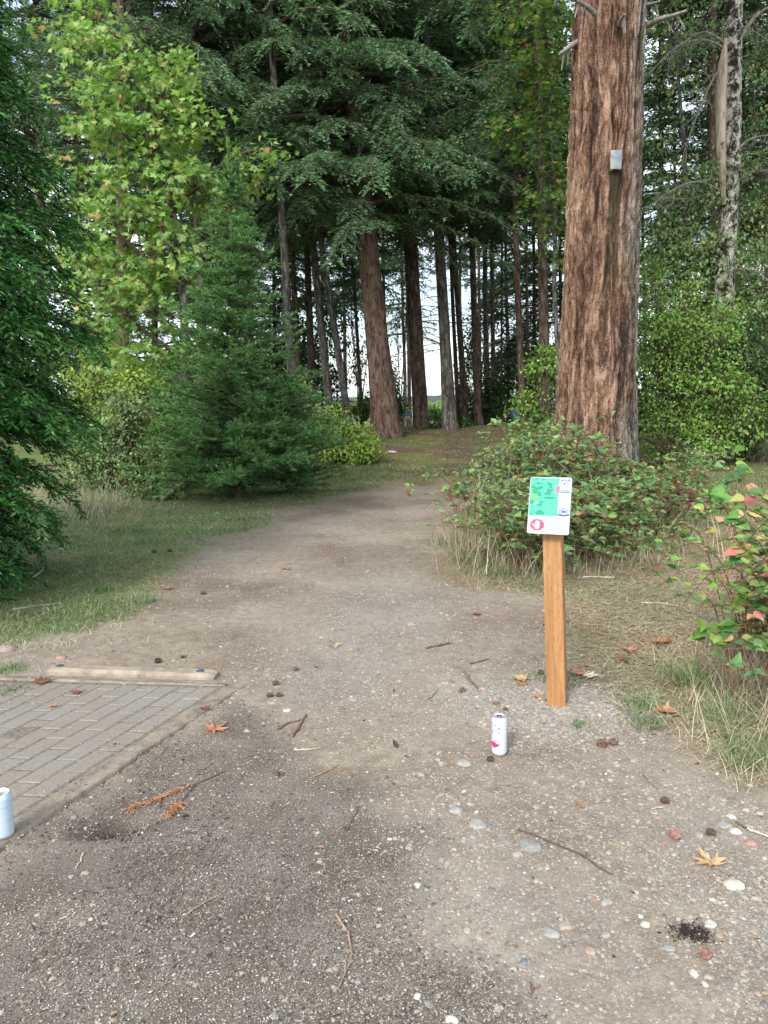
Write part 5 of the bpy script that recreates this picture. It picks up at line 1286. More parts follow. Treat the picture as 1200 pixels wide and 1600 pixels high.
    link('green_leaves', gl2.mesh('green_leaves', [M['bramble']], smooth=False), root); g.V += g2.V; g.A += g2.A; g.F += [(f + g.n, m) for f, m in g2.F]; g.n += g2.n
    link('canes', g.mesh('canes', [M['cane']]), root)
    # one low spray reaching out to the left
    g = Geo(); r = np.random.default_rng(6)
    for px, py, Y, n, mt in ((1140, 985, 3.75, 9, 1), (1165, 860, 3.9, 10, 1), (1185, 770, 4.2, 9, 1), (1160, 745, 4.3, 8, 1), (1095, 985, 3.8, 8, 0), (1180, 935, 3.8, 9, 0), (1150, 800, 4.1, 9, 1), (1130, 770, 4.3, 5, 1), (1165, 720, 4.6, 5, 0)):
        c = W(px, py, Y) - o; a = r.uniform(0, 2 * pi, n); P = c + r.normal(0, .035, (n, 3)); stamp(g, 'oval', P, unit(np.stack([np.cos(a), np.sin(a) * .6, -.2 + 0 * a], -1)), unit(np.array([0, -.7, .8]) + .35 * rdir(n, r)), .085, .06, mt)
        b0 = np.array([.1, .1, .25]); s = np.linspace(0, 1, 8)[:, None]; tube(g, b0 + (c - b0) * s + np.array([0, 0, .1]) * np.sin(s * pi), np.linspace(.004, .002, 8), 4, 2)
    link('reaching_sprays', g.mesh('reaching_sprays', [M['shrub'], M['bramble_red'], M['cane']], smooth=False), root)
build_brambles()

# ------------------------------------------------------------------ grass, straw
def scatter(n, x0, x1, y0, y1, r, dens=0.0):
    """points in the box, thinned with distance"""
    t = r.random(n); 
    y = y0 * (y1 / y0) ** t if dens else y0 + (y1 - y0) * t
    return r.uniform(x0, x1, n), y

def place(x, y): return np.stack([x, y, ground_z(x, y)], -1)

def build_grass():
    r = np.random.default_rng(21)
    # green turf, left bank and far strip
    g = Geo(); gd = Geo()
    def lay(n, x0, x1, y0, y1, which, thr, h, w, seed, geo, log=True, fr=1.5, tilt=.6, patch=.0):
        x, y = scatter(n, x0, x1, y0, y1, r, log); mul, left, right, pad, grav, mound = region(x, y)
        m = {'left': left, 'right': right, 'mound': mound, 'any': np.ones_like(x)}[which]
        pn = fbm(xyz(x * fr, y * fr), 3, 50 + seed); k = (m * (.5 + .9 * pn - patch) > thr * (.3 + .9 * r.random(n))) & (pad < .5) & (mul < .5)
        x, y = x[k], y[k]; straws(geo, place(x, y), h, w, seed, tilt=tilt)
    lay(100000, -6, 0.2, 3.9, 9, 'left', .50, .040, .0042, 1, g); lay(60000, -7, 3, 8.5, 19, 'left', .48, .045, .0075, 2, g)
    lay(22000, -6, 0.2, 3.9, 9, 'left', .5, .050, .0035, 3, gd, tilt=1.6); lay(40000, -7, 3, 9, 19, 'left', .35, .045, .006, 4, gd, tilt=1.4)
    lay(30000, .6, 5.5, 3.0, 9, 'right', .50, .055, .0030, 5, gd, tilt=1.8); lay(45000, .6, 5.5, 3.0, 9, 'right', .50, .032, .0036, 6, g, patch=.15)
    lay(40000, 1.5, 9, 8.5, 17, 'right', .25, .06, .009, 7, g); lay(30000, -3, 6, 14, 25, 'mound', .62, .05, .012, 8, g, fr=.9); lay(20000, -3, 6, 13, 25, 'mound', .5, .045, .010, 9, gd, tilt=1.6)
    # taller tufts
    def tuft(px, py, n, rad, h, w, geo, seed, tilt=.7):
        c = G(px, py); rr = np.random.default_rng(seed); P = place(c[0] + rr.normal(0, rad, n), c[1] + rr.normal(0, rad, n)); straws(geo, P, h, w * (1.9 if h > .3 and c[1] > 5 else 1), seed, tilt=tilt)
    for k, (px, py, n, rad, h, tilt) in enumerate(((160, 925, 90, .07, .13, .7), (230, 940, 60, .07, .10, .8), (60, 985, 120, .15, .08, .9), (130, 960, 100, .12, .09, .9), (225, 850, 80, .08, .11, .7), (200, 880, 70, .1, .09, .8), (15, 1045, 160, .05, .05, .6), (12, 1078, 110, .05, .04, .6),
                                            (745, 880, 300, .18, .22, .8), (790, 900, 200, .16, .16, .8), (870, 885, 160, .2, .16, .8), (712, 850, 160, .15, .16, .8), (1000, 1105, 160, .06, .07, .7), (1015, 1135, 110, .05, .06, .7), (905, 1135, 70, .035, .035, .7), (890, 1065, 80, .05, .05, .7), (845, 1060, 60, .05, .05, .7),
                                            (1080, 1070, 200, .06, .17, .5), (1150, 1130, 260, .10, .15, .8), (1180, 1190, 260, .08, .12, .8), (600, 1000, 40, .2, .02, .8), (480, 915, 26, .03, .02, .8), (280, 1030, 26, .05, .02, .8), (960, 930, 300, .25, .04, .9), (1010, 920, 260, .3, .05, .9))):
        tuft(px, py, n, rad, h, .0045, g, 300 + k, tilt)
    for k, (px, py, n, rad, h, tilt) in enumerate(((800, 850, 260, .25, .75, .3), (870, 850, 220, .3, .6, .35), (950, 845, 240, .3, .6, .4), (1030, 840, 200, .3, .5, .4), (770, 860, 260, .2, .65, .3), (820, 800, 200, .3, .7, .35), (760, 860, 200, .18, .55, .35), (700, 850, 120, .12, .25, .6), (830, 870, 160, .2, .45, .4), (980, 860, 160, .3, .40, .5), (140, 800, 160, .25, .55, .45), (170, 795, 130, .25, .45, .5), (110, 810, 130, .25, .4, .5), (770, 880, 240, .22, .38, .4), (800, 890, 200, .22, .45, .4), (730, 890, 180, .2, .22, .9), (860, 890, 200, .2, .28, .6), (940, 880, 260, .25, .24, .8), (1010, 865, 240, .25, .22, .8), (1060, 850, 160, .25, .22, .8),
                                            (1150, 1080, 300, .14, .24, 1.2), (1190, 1150, 420, .13, .26, 1.2), (1140, 1160, 200, .12, .12, 1.6), (1210, 1090, 360, .14, .36, .9), (1110, 1120, 110, .11, .11, 1.7), (1180, 1210, 240, .09, .12, 1.6), (1060, 1020, 160, .15, .12, 1.4), (740, 915, 140, .1, .10, 1.2), (260, 905, 200, .3, .06, 1.5), (120, 990, 240, .3, .06, 1.5), (50, 1000, 200, .2, .06, 1.5))):
        tuft(px, py, n, rad, h, .0032, gd, 400 + k, tilt)
    # flattened straw lying on the soil, right side
    n = 24000; x = r.uniform(.6, 3.8, n); y = r.uniform(3.0, 7.5, n); m = region(x, y)[2] * (.7 + .6 * fbm(xyz(x, y), 3, 88)); k = m > r.random(n) * .9
    x, y = x[k], y[k]; n = len(x); a = r.uniform(0, 2 * pi, n); P = place(x, y); P[:, 2] += .003 + .016 * r.random(n)
    stamp(gd, 'blade', P, np.stack([np.cos(a), np.sin(a), .08 * r.normal(size=n)], -1), [0, 0, 1.0], r.uniform(.04, .16, n), .0042, 0, .02)
    tag(link('grass', g.mesh('grass', [M['grass']])), 'short green grass along both sides of the trail', 'grass', kind='stuff')
    tag(link('dry_grass', gd.mesh('dry_grass', [M['dry']])), 'straw coloured dry grass and stems along the verges', 'dry grass', kind='stuff')
build_grass()

# ------------------------------------------------------------------ loose gravel, mulch flakes, needle litter
def build_litter():
    r = np.random.default_rng(31)
    stm = island_mat('loose_stone', [(0, (.14, .138, .13)), (.3, (.235, .23, .21)), (.6, (.33, .30, .25)), (.8, (.30, .225, .16)), (.965, (.37, .335, .28)), (1, (.47, .445, .39))], .8, sc=200)
    g = Geo()
    n = 300000; y = 1.2 * (14 / 1.2) ** r.random(n); x = r.uniform(-.62, .62, n) * (y + 1.4); x = x + .0
    mul, left, right, pad, grav, mound = region(x, y)
    cl = .5 + .8 * fbm(xyz(x * 4, y * 4), 3, 61)
    pst = np.exp(-(((x - POST[0]) / .34) ** 2 + ((y - POST[1] + .05) / .28) ** 2)); prob = (.40 + .75 * grav) * cl * (1 - .75 * mul) * (1 - .85 * np.clip(left + right - pst, 0, 1)) + 1.3 * pst * (1 - pad) * (1 - .9 * mound)
    near = 1 - sst(6, 13, y)
    k = r.random(n) < prob * (.35 + .65 * near); x, y = x[k], y[k]; n = len(x)
    m_ = 9000; aa = r.uniform(0, 2 * pi, m_); rd = np.abs(r.normal(0, .21, m_)); x = np.concatenate([x, POST[0] + .05 + rd * 1.25 * np.cos(aa)]); y = np.concatenate([y, POST[1] - .04 + rd * np.sin(aa)]); n = len(x)
    s = np.exp(r.normal(math.log(.0033), .46, n)); s = np.clip(s, .0016, .012) * (1 + .06 * y)
    P = place(x, y); P[:, 2] -= s * .10
    a = r.uniform(0, 2 * pi, n); D = np.stack([np.cos(a), np.sin(a), r.normal(0, .15, n)], -1)
    sel = s > .0058
    def put(key, sel):
        stamp(g, key, P[sel], D[sel], unit(np.array([0, 0, 1.0]) + .25 * rdir(sel.sum(), r)), s[sel] * r.uniform(.9, 1.35, sel.sum()), s[sel] * r.uniform(.75, 1.1, sel.sum()), 0, s[sel] * r.uniform(.45, .8, sel.sum()))
    T['grit'] = ico(0) if False else (np.array([[1, 0, 0], [-1, 0, .1], [0, 1, 0], [.1, -1, 0], [0, 0, 1], [0, 0, -1]], float), [np.array([[0, 2, 4], [2, 1, 4], [1, 3, 4], [3, 0, 4], [2, 0, 5], [1, 2, 5], [3, 1, 5], [0, 3, 5]])])
    V0, F0 = ico(1); jr = np.random.default_rng(2); T['pebble'] = (V0 * (1 + .20 * jr.normal(size=(len(V0), 1))), F0)
    put('grit', ~sel); put('pebble', sel)
    print('stones', n)
    tag(link('gravel', g.mesh('gravel', [stm], smooth=False)), 'loose grey and tan gravel strewn over the trail', 'gravel', kind='stuff')
    # mulch: dark shreds and pale flakes
    for nm, lab, mat_stops, num, ln_, wd, flatz in (('bark_mulch', 'dark shredded bark mulch in the near left ground', [(0, (.050, .042, .035)), (.5, (.13, .112, .096)), (.85, (.21, .185, .16)), (1, (.30, .27, .24))], 110000, .0075, .0034, .55),
                                             ('pale_flakes', 'pale seed husks and flakes scattered over the mulch', [(0, (.28, .24, .19)), (.6, (.42, .38, .31)), (1, (.60, .56, .49))], 150000, .0040, .0017, .7)):
        g = Geo(); n = num; y = 1.1 * (4.6 / 1.1) ** (r.random(n)); x = r.uniform(-.75, .45, n) * (y + .7)
        mul, left, right, pad, grav, mound = region(x, y); cl = .55 + .9 * fbm(xyz(x * 3, y * 3), 3, 71 + num % 7)
        wgt = mul * cl if nm == 'bark_mulch' else (mul + .05 + .04 * pad) * np.clip(cl + .25 * fbm(xyz(x * 9, y * 9), 2, 72), 0, 2)
        k = r.random(n) < wgt * 1.0; x, y = x[k], y[k]; n = len(x); P = place(x, y); pd_ = region(x, y)[3] > .5; P[:, 2] = np.where(pd_, PADZ + .014, P[:, 2]) + .0015 + .003 * r.random(n)
        a = r.uniform(0, 2 * pi, n); sc = np.exp(r.normal(0, .4, n)) * (1 + .08 * y)
        stamp(g, 'shard', P, np.stack([np.cos(a), np.sin(a), r.normal(0, .25, n)], -1), unit(np.array([0, 0, 1.0]) + .5 * rdir(n, r)), ln_ * sc, wd * sc * r.uniform(.7, 1.5, n), 0, wd * sc * flatz)
        tag(link(nm, g.mesh(nm, [island_mat(nm, mat_stops, .85)], smooth=False)), lab, 'mulch' if nm == 'bark_mulch' else 'flakes', kind='stuff')
    # brown leaf crumbs and needles everywhere off the gravel
    g = Geo(); n = 60000; y = 1.3 * (26 / 1.3) ** r.random(n); x = r.uniform(-.75, .75, n) * (y + .8)
    mul, left, right, pad, grav, mound = region(x, y); w = .025 + .5 * left + .75 * right + .5 * mound; k = (r.random(n) < w) & (pad < .5)
    x, y = x[k], y[k]; n = len(x); a = r.uniform(0, 2 * pi, n); P = place(x, y); P[:, 2] += .003; s = .0075 * np.exp(r.normal(0, .4, n)) * (1 + .07 * y)
    stamp(g, 'leaf', P, np.stack([np.cos(a), np.sin(a), r.normal(0, .2, n)], -1), unit(np.array([0, 0, 1.0]) + .4 * rdir(n, r)), s * 1.6, s * r.uniform(.3, 1, n), 0, s)
    tag(link('leaf_litter', g.mesh('leaf_litter', [island_mat('litter_brown', [(0, (.05, .028, .018)), (.5, (.13, .075, .045)), (.8, (.22, .12, .065)), (1, (.36, .24, .15))], .85)], smooth=False)), 'small brown leaf crumbs and needles on the ground', 'leaf litter', kind='stuff')
    # charred bits
    c = G(1083, 1456); n = 800; g = Geo(); P = place(c[0] + r.normal(0, .027, n), c[1] + r.normal(0, .021, n)); P[:, 2] += .002; a = r.uniform(0, 2 * pi, n); s = .0026 * np.exp(r.normal(0, .5, n))
    stamp(g, 'shard', P, np.stack([np.cos(a), np.sin(a), r.normal(0, .3, n)], -1), unit(np.array([0, 0, 1.0]) + .5 * rdir(n, r)), s * 2, s, 0, s)
    c = G(190, 1300); n = 300; P = place(c[0] + r.normal(0, .035, n), c[1] + r.normal(0, .025, n)); a = r.uniform(0, 2 * pi, n); s = .0035 * np.exp(r.normal(0, .5, n))
    stamp(g, 'shard', P, np.stack([np.cos(a), np.sin(a), r.normal(0, .3, n)], -1), unit(np.array([0, 0, 1.0]) + .5 * rdir(n, r)), s * 2, s, 0, s)
    tag(link('black_soil_crumbs', g.mesh('black_soil_crumbs', [plain('charred', (.032, .026, .024), .9, .1)], smooth=False)), 'black charred crumbs and dug soil in two small dark patches', 'soil crumbs', kind='stuff')
build_litter()

# ------------------------------------------------------------------ individual stones, leaves, cones, sticks
def build_small():
    r = np.random.default_rng(41)
    def pk(px):   # metres per photo pixel at a ground point
        g_ = G(*px); return (g_[1] * cos(PITCH) + (CAM_H - g_[2]) * sin(PITCH)) / FPX
    def zat(p):
        if poly_sd(np.array([p[0]]), np.array([p[1]]), pad_poly)[0] > 0: return PADZ + .014
        return float(ground_z(p[0], p[1]))
    # (px,py,width_px,aspect,colour,label)
    G1, G2, TAN, WH, PK, BL = (.215, .21, .195), (.28, .27, .245), (.32, .27, .205), (.47, .45, .40), (.32, .23, .18), (.14, .155, .17)
    stones = [(827, 1322, 36, .7, G1, 'large smooth grey stone half sunk beside the long thin twig'), (808, 1336, 21, .7, TAN, 'round tan stone just left of the large smooth grey stone'), (747, 1290, 28, .5, G2, 'flat grey stone left of the end of the long thin twig'),
              (1147, 1383, 32, .6, (.48, .42, .33), 'angular cream stone below the folded tan leaf'), (1084, 1520, 14, 1.3, WH, 'upright white stone left of a twin below the charred patch'), (1101, 1538, 12, 1.5, WH, 'lower right white stone of two below the charred patch'),
              (1143, 1276, 17, .6, WH, 'bright white stone near the right edge above the cone'), (1149, 1301, 19, .5, (.46, .43, .38), 'cream pebble right of the lone fir cone near the right edge'), (1132, 1291, 22, .5, G2, 'pale grey stone between the white stone and the cream pebble'), (1091, 1305, 14, .8, TAN, 'tan pebble left of the cone near the right edge'),
              (860, 1458, 28, .5, G2, 'dull grey embedded stone below the centre right'), (884, 1445, 26, .55, TAN, 'tan embedded stone touching the dull grey one'), (922, 1488, 17, .85, PK, 'angular pinkish tan stone left of the charred patch'), (749, 1464, 16, .8, TAN, 'rounded buff stone at the edge of the dark mulch'),
              (729, 1455, 14, .8, (.30, .29, .25), 'darker rounded stone touching the rounded buff one'), (652, 1557, 11, 1.4, WH, 'small pale stone standing in the mulch at the bottom'), (643, 975, 18, .7, PK, 'pinkish stone on the trail beyond the gravel'), (695, 1067, 15, .6, G2, 'light grey stone on the trail left of the sign post'),
              (1172, 1317, 19, .8, (.34, .20, .16), 'reddish brown stone close to the right edge'), (10, 1014, 34, .5, (.30, .24, .20), 'slab like brown stone on the left verge'), (96, 1027, 16, .7, (.32, .21, .17), 'reddish stone behind the left end of the wheel stop'), (96, 858, 12, .6, WH, 'white stone in the grass of the left bank'),
              (613, 706, 16, .35, (.45, .46, .47), 'flat pale stone near the lime green bush'), (724, 1193, 24, .5, G2, 'flat grey stone left of the pink printed can'), (448, 1111, 12, .8, WH, 'white pebble beside the cones near the pad corner'), (426, 1100, 11, .8, TAN, 'tan pebble beside the cones near the pad corner'),
              (385, 1144, 12, .8, (.36, .26, .20), 'small tan stone right of the big orange leaf'), (111, 1371, 9, .8, G2, 'pale round pebble in the mulch at left'), (551, 1093, 14, .7, PK, 'rounded pinkish stone in the middle of the trail'), (711, 1266, 22, .6, G2, 'grey stone near the flat grey ones, upper of the row'),
              (946, 1460, 17, .7, G2, 'pale grey stone touching the top of the charred patch'), (1008, 1443, 16, .6, WH, 'bright chip of stone above the charred patch'), (1110, 1442, 20, .5, (.44, .42, .38), 'light stone right of the charred patch'), (1047, 1480, 18, .6, G2, 'greyish stone by the fallen pink cone'), (819, 1504, 13, .8, BL, 'blue grey pebble low in the middle of the gravel'),
              (948, 1410, 22, .6, G2, 'pale stone between the folded tan leaf and the charred patch'), (1130, 1250, 12, .6, TAN, 'little tan pebble above the bright white stone'), (652, 1385, 10, 1, WH, 'chalk white pebble at the mulch edge'), (706, 1594, 20, .7, WH, 'whitish stone cut by the bottom edge of the picture'), (475, 1124, 9, .8, TAN, 'tiny tan stone right of the cones near the pad corner'),
              (768, 1390, 12, .8, BL, 'dark bluish pebble right of the mulch edge'), (1018, 1250, 12, .6, TAN, 'buff pebble left of the lone cone by the verge')]
    for k, (px, py, w, asp, col, lab) in enumerate(stones):
        p = G(px, py); s = w / 2 * pk((px, py)) ; V, F = ico(3)
        n = 1 + .5 * fbm(V * 1.3 + k * 5, 3, k)[:, None] ; V = V * n; V = np.sign(V) * np.abs(V) ** .8
        V = V * np.array([s, s * .85 * r.uniform(.8, 1.25) if asp < 1 else s * 1.35, s * min(.75, asp)]); a = r.uniform(-.5, .5); c, sn = cos(a), sin(a); V = np.stack([V[:, 0] * c - V[:, 1] * sn, V[:, 0] * sn + V[:, 1] * c, V[:, 2]], -1)
        me = Geo(); me.add(V, F[0]); o = link('stone', me.mesh('stone', [plain('stone_surface', col, .85, .3, var=.22, sc=60, bump=.4, bd=.002)]), None, (p[0], p[1], zat(p) - s * min(.8, asp) * .38)); tag(o, lab, 'stone')
    # fallen leaves
    OR, TN, BR, PL_ = (.46, .20, .11), (.50, .33, .18), (.20, .085, .045), (.50, .45, .34)
    leaves = [(338, 1141, 36, OR, 'large salmon orange maple leaf lying near the pad edge'), (119, 1086, 17, BR, 'crumpled red brown leaf on the pavers'), (66, 1068, 28, BR, 'brown leaf heap piece on the left verge by the pad'), (902, 1056, 26, (.36, .17, .09), 'curled brown leaf just right of the sign post'), (922, 1061, 26, PL_, 'pale cream leaf right of the sign post'),
              (813, 1063, 28, (.46, .32, .16), 'tan curled leaf left of the sign post'), (982, 1019, 26, (.40, .20, .12), 'orange brown leaf in the straw right of the sign'), (1032, 1008, 34, (.34, .15, .07), 'bigger orange brown leaf beside the low bramble spray'), (1041, 1117, 34, (.44, .21, .11), 'bright orange brown leaf on green grass at the right'), (1058, 1073, 18, (.32, .13, .08), 'reddish leaf between the grass tufts at the right'),
              (1108, 1347, 44, (.58, .38, .20), 'folded tan leaf on the gravel near the right edge'), (523, 1011, 20, (.48, .34, .20), 'small yellowish leaf on the grey gravel'), (838, 1090, 15, (.42, .22, .14), 'small salmon leaf left of the post base'), (775, 1099, 14, (.30, .14, .10), 'small red brown leaf behind the pink printed can'), (815, 1070, 16, (.40, .22, .10), 'little brown leaf below the tan curled leaf'),
              (448, 890, 16, (.34, .17, .10), 'brown leaf on the bare trail in the middle distance'), (265, 921, 13, BR, 'russet leaf at the left trail edge'), (745, 960, 16, BR, 'dark leaf on the trail edge left of the sign'), (975, 1035, 20, BR, 'dark brown leaf below the orange brown one'), (83, 1108, 12, OR, 'tiny orange leaf on the pavers near the verge'),
              (150, 1051, 22, (.15, .07, .045), 'dark leaf litter flake against the front of the wheel stop'), (320, 1111, 16, BR, 'brown leaf on the pad near its edge board'), (215, 880, 14, BR, 'brown leaf in the left grass')]
    tv, tf = T['maple']
    for k, (px, py, w, col, lab) in enumerate(leaves):
        p = G(px, py); s = w * pk((px, py)) * 1.0; rr = np.random.default_rng(900 + k); V = tv.copy(); 
        # subdivide the fan once so the leaf can curl
        P2 = []; F2 = []; ctr = V[20]
        for q in range(20): P2 += [V[q], ctr + (V[q] - ctr) * .5]
        P2 = np.array(P2 + [ctr]); 
        for q in range(20):
            q2 = (q + 1) % 20; F2 += [[2 * q, 2 * q2, 2 * q2 + 1, 2 * q + 1]]
        cu = rr.uniform(.5, 1.3); P2[:, 1] -= .4; x, y = P2[:, 0].copy(), P2[:, 1].copy(); rad = np.sqrt(x * x + y * y)
        P2[:, 2] = cu * .45 * rad ** 2 * (1 + .6 * np.sin(np.arctan2(y, x) * 2 + rr.uniform(0, 6))) + .05 * np.sin(9 * x + k) + .03
        a = rr.uniform(0, 2 * pi); c, sn = cos(a), sin(a); P3 = np.stack([(x * c - y * sn), (x * sn + y * c), P2[:, 2]], -1) * s
        P3[:, 2] -= P3[:, 2].min()
        g = Geo(); g.add(P3, F2); g.add(P3, [[2 * q + 1, 2 * ((q + 1) % 20) + 1, 40] for q in range(20)])
        pts = np.array([[ctr[0], ctr[1] - .4, .05], [0, -.45, .03], [.05, -.75, .02], [.12, -.95, .04]]); pts = np.stack([pts[:, 0] * c - pts[:, 1] * sn, pts[:, 0] * sn + pts[:, 1] * c, pts[:, 2]], -1) * s
        tube(g, pts, .0012, 4, 1)
        m = foliage('fallen_leaf', [(0, col), (1, col)], 30, .25, .15, .7, tint=(1.1, .9, .7)); 
        tag(link('fallen_leaf', g.mesh('fallen_leaf', [m, M['cane']]), None, (p[0], p[1], zat(p) + (.014 if p[0] > 1.0 and p[1] > 3.2 else .002))), lab, 'leaf', 'fallen maple leaves')
    # cones: overlapping scales on a spindle
    g = Geo(); K = 90; i = np.arange(K); t = (i + .5) / K; th = i * 2.39996; prof = np.sin(pi * (t * .92 + .06)) ** .6
    P = np.stack([(t - .5) * 1.0, .24 * prof * np.cos(th), .24 * prof * np.sin(th)], -1); out = unit(np.stack([np.full(K, .35) + t * .5, np.cos(th), np.sin(th)], -1)); nn = unit(np.stack([np.full(K, -.9), np.cos(th) * .5, np.sin(th) * .5], -1))
    stamp(g, 'oval', P, out, nn, .22, .20, 0, .10); V, F = ico(2); g.add(V * np.array([.46, .22, .22]), F[0])
    cm = g.mesh('cone', [island_mat('cone_scales', [(0, (.085, .05, .036)), (.6, (.18, .115, .082)), (1, (.30, .21, .155))], .8)], smooth=False)
    cp = cm.copy(); cp.materials.clear(); cp.materials.append(island_mat('pink_cone_scales', [(0, (.18, .09, .075)), (1, (.36, .22, .19))], .8))
    cones = [(461, 1048, 11, 0, 'dark cone alone on the grey gravel beyond the pad corner'), (430, 1071, 13, 0, 'dark cone above the pair near the pad corner'), (421, 1090, 13, 0, 'left cone of the touching pair near the pad corner'), (436, 1088, 12, 0, 'right cone of the touching pair near the pad corner'), (286, 1028, 9, 0, 'small round cone behind the wheel stop'),
             (722, 1081, 12, 0, 'round cone on the trail left of the sign post'), (1038, 1256, 18, 0, 'lone fir cone on gravel by the right verge'), (1110, 1305, 18, 0, 'coiled looking cone between pebbles near the right edge'), (940, 1165, 20, 0, 'cone right of and below the sign post'), (958, 1163, 17, 0, 'reddish cone touching another near the grass at right'), (435, 1213, 15, 0, 'flattened cone at the mulch edge'),
             (1103, 1493, 24, 1, 'pinkish bald cone beside the charred patch'), (1055, 1311, 24, 1, 'pinkish cone left of the coiled looking one'), (766, 1189, 14, 0, 'cone at the foot of the pink printed can'), (789, 1110, 9, 0, 'tiny dark cone just behind the pink printed can'), (317, 928, 10, 0, 'dark cone on the trail near the left grass'), (241, 864, 9, 0, 'dark cone left of its neighbour at the far trail edge'), (265, 862, 9, 0, 'dark cone right of its neighbour at the far trail edge'),
             (247, 1035, 13, 0, 'dark flat cone behind the middle of the wheel stop'), (845, 1052, 11, 0, 'dark cone close to the left of the post')]
    for k, (px, py, w, pink, lab) in enumerate(cones):
        p = G(px, py); s = w * pk((px, py)) * .78; o = link('fir_cone', cp if pink else cm, None, (p[0], p[1], zat(p) + s * .24)); o.scale = (s, s * 1.25, s * 1.25); o.rotation_euler = (k, r.uniform(-.2, .2), r.uniform(-.9, .9) + (1.3 if pink else 0)); tag(o, lab, 'cone', 'cones lying on the ground')
    # sticks
    sticks = [([(810, 1298), (850, 1315), (900, 1335), (955, 1368)], 3.0, (.10, .075, .06), 'long thin dark twig crossing the gravel'), ([(527, 1432), (546, 1462), (549, 1500), (540, 1522), (529, 1548)], 4.0, (.30, .21, .15), 'curved tan twig on the mulch, bent like a bow'), ([(521, 1443), (545, 1432), (565, 1430)], 2.0, (.34, .22, .15), 'short twig touching the top of the bow shaped twig'),
              ([(290, 1434), (318, 1413), (346, 1397)], 3.0, (.30, .24, .17), 'straight pale stick in the middle of the mulch'), ([(212, 1494), (230, 1484), (246, 1477)], 2.6, (.09, .07, .055), 'short dark stick on the mulch below the straight pale one'), ([(432, 1142), (450, 1131), (470, 1127)], 4.0, (.20, .13, .10), 'thin bark strip left of the broader strip near the gravel'), ([(455, 1153), (466, 1139), (478, 1119)], 6.0, (.21, .13, .095), 'broader reddish bark strip near the pad corner gravel'),
              ([(460, 1175), (480, 1174), (500, 1171)], 3.0, (.42, .35, .26), 'pale straw stick below the bark strips'), ([(490, 1216), (510, 1208), (528, 1197)], 3.0, (.34, .21, .14), 'small reddish twig at the edge of the mulch'), ([(725, 1052), (733, 1063), (747, 1077)], 4.0, (.17, .12, .09), 'dark stick on the trail beside the round cone'), ([(665, 1015), (685, 1011), (704, 1007)], 3.2, (.14, .10, .08), 'horizontal dark stick on the trail'),
              ([(735, 1039), (750, 1035), (764, 1030)], 2.4, (.15, .11, .08), 'thin dark twig above the stick beside the round cone'), ([(662, 1097), (675, 1089), (685, 1077)], 3.0, (.30, .25, .20), 'light stick left of the round cone'), ([(1005, 1211), (1014, 1225), (1028, 1236)], 3.0, (.22, .16, .12), 'short brown stick near the right verge'), ([(1017, 1267), (1028, 1265), (1040, 1264)], 3.4, (.36, .30, .22), 'small pale stick by the lone fir cone'),
              ([(904, 904), (930, 903), (960, 904)], 3.4, (.48, .45, .38), 'pale horizontal stick in the straw right of the post'), ([(1002, 943), (1025, 942), (1060, 947)], 2.6, (.55, .50, .42), 'whitish twig pointing at the autumn bramble'), ([(1168, 1298), (1185, 1304), (1205, 1311)], 4.2, (.50, .46, .38), 'bleached stick at the right edge of the gravel'), ([(1150, 1287), (1165, 1296), (1172, 1300)], 3.0, (.12, .09, .07), 'dark twig leading to the bleached stick'),
              ([(20, 955), (50, 950), (95, 944)], 3.2, (.42, .40, .34), 'bleached branch in the left grass'), ([(52, 905), (60, 898), (68, 891)], 3.6, (.50, .48, .42), 'short white stick under the hedge conifer'), ([(540, 1300), (550, 1285), (562, 1262)], 2.2, (.11, .09, .07), 'hooked little twig on the pale speckled mulch'), ([(130, 1335), (125, 1348), (118, 1360)], 2.2, (.50, .46, .38), 'pale splinter on the mulch at left'), ([(92, 1440), (103, 1434), (110, 1429)], 2.2, (.48, .44, .36), 'second pale splinter further down the mulch at left')]
    for k, (pts, w, col, lab) in enumerate(sticks):
        A = np.array([G(*q) for q in pts]); o0 = A[0].copy(); t = np.linspace(0, len(A) - 1, 14); A = np.stack([np.interp(t, range(len(A)), A[:, c]) for c in range(3)], -1)
        A += r.normal(0, .0015, A.shape) * 1.0; A[:, 2] = [zat(q) for q in A]; rad = w / 2 * pk(pts[0]); A[:, 2] += rad * .8 + .002
        g = Geo(); tube(g, A - o0, np.linspace(rad, rad * .55, 14), 6)
        if w < 5 and np.linalg.norm(A[-1] - A[0]) > .16: multi_tube(g, [A[6] - o0, A[10] - o0], [A[6] - o0 + r.normal(0, .015, 3) + [0, 0, .01], A[10] - o0 + r.normal(0, .012, 3) + [0, 0, .01]], rad * .6, rad * .3, 4)
        tag(link('stick', g.mesh('stick', [plain('stick_wood', col, .85, .2, var=.35, sc=50, bump=.4)]), None, o0), lab, 'stick')
    # dead conifer frond with orange tips
    a, b, c_ = G(350, 1206), G(212, 1266), G(266, 1276); root = thing('dead_frond', 'dead conifer frond with orange tips lying on the mulch', 'frond', a)
    g = Geo(); s = np.linspace(0, 1, 16)[:, None]; g2 = Geo()
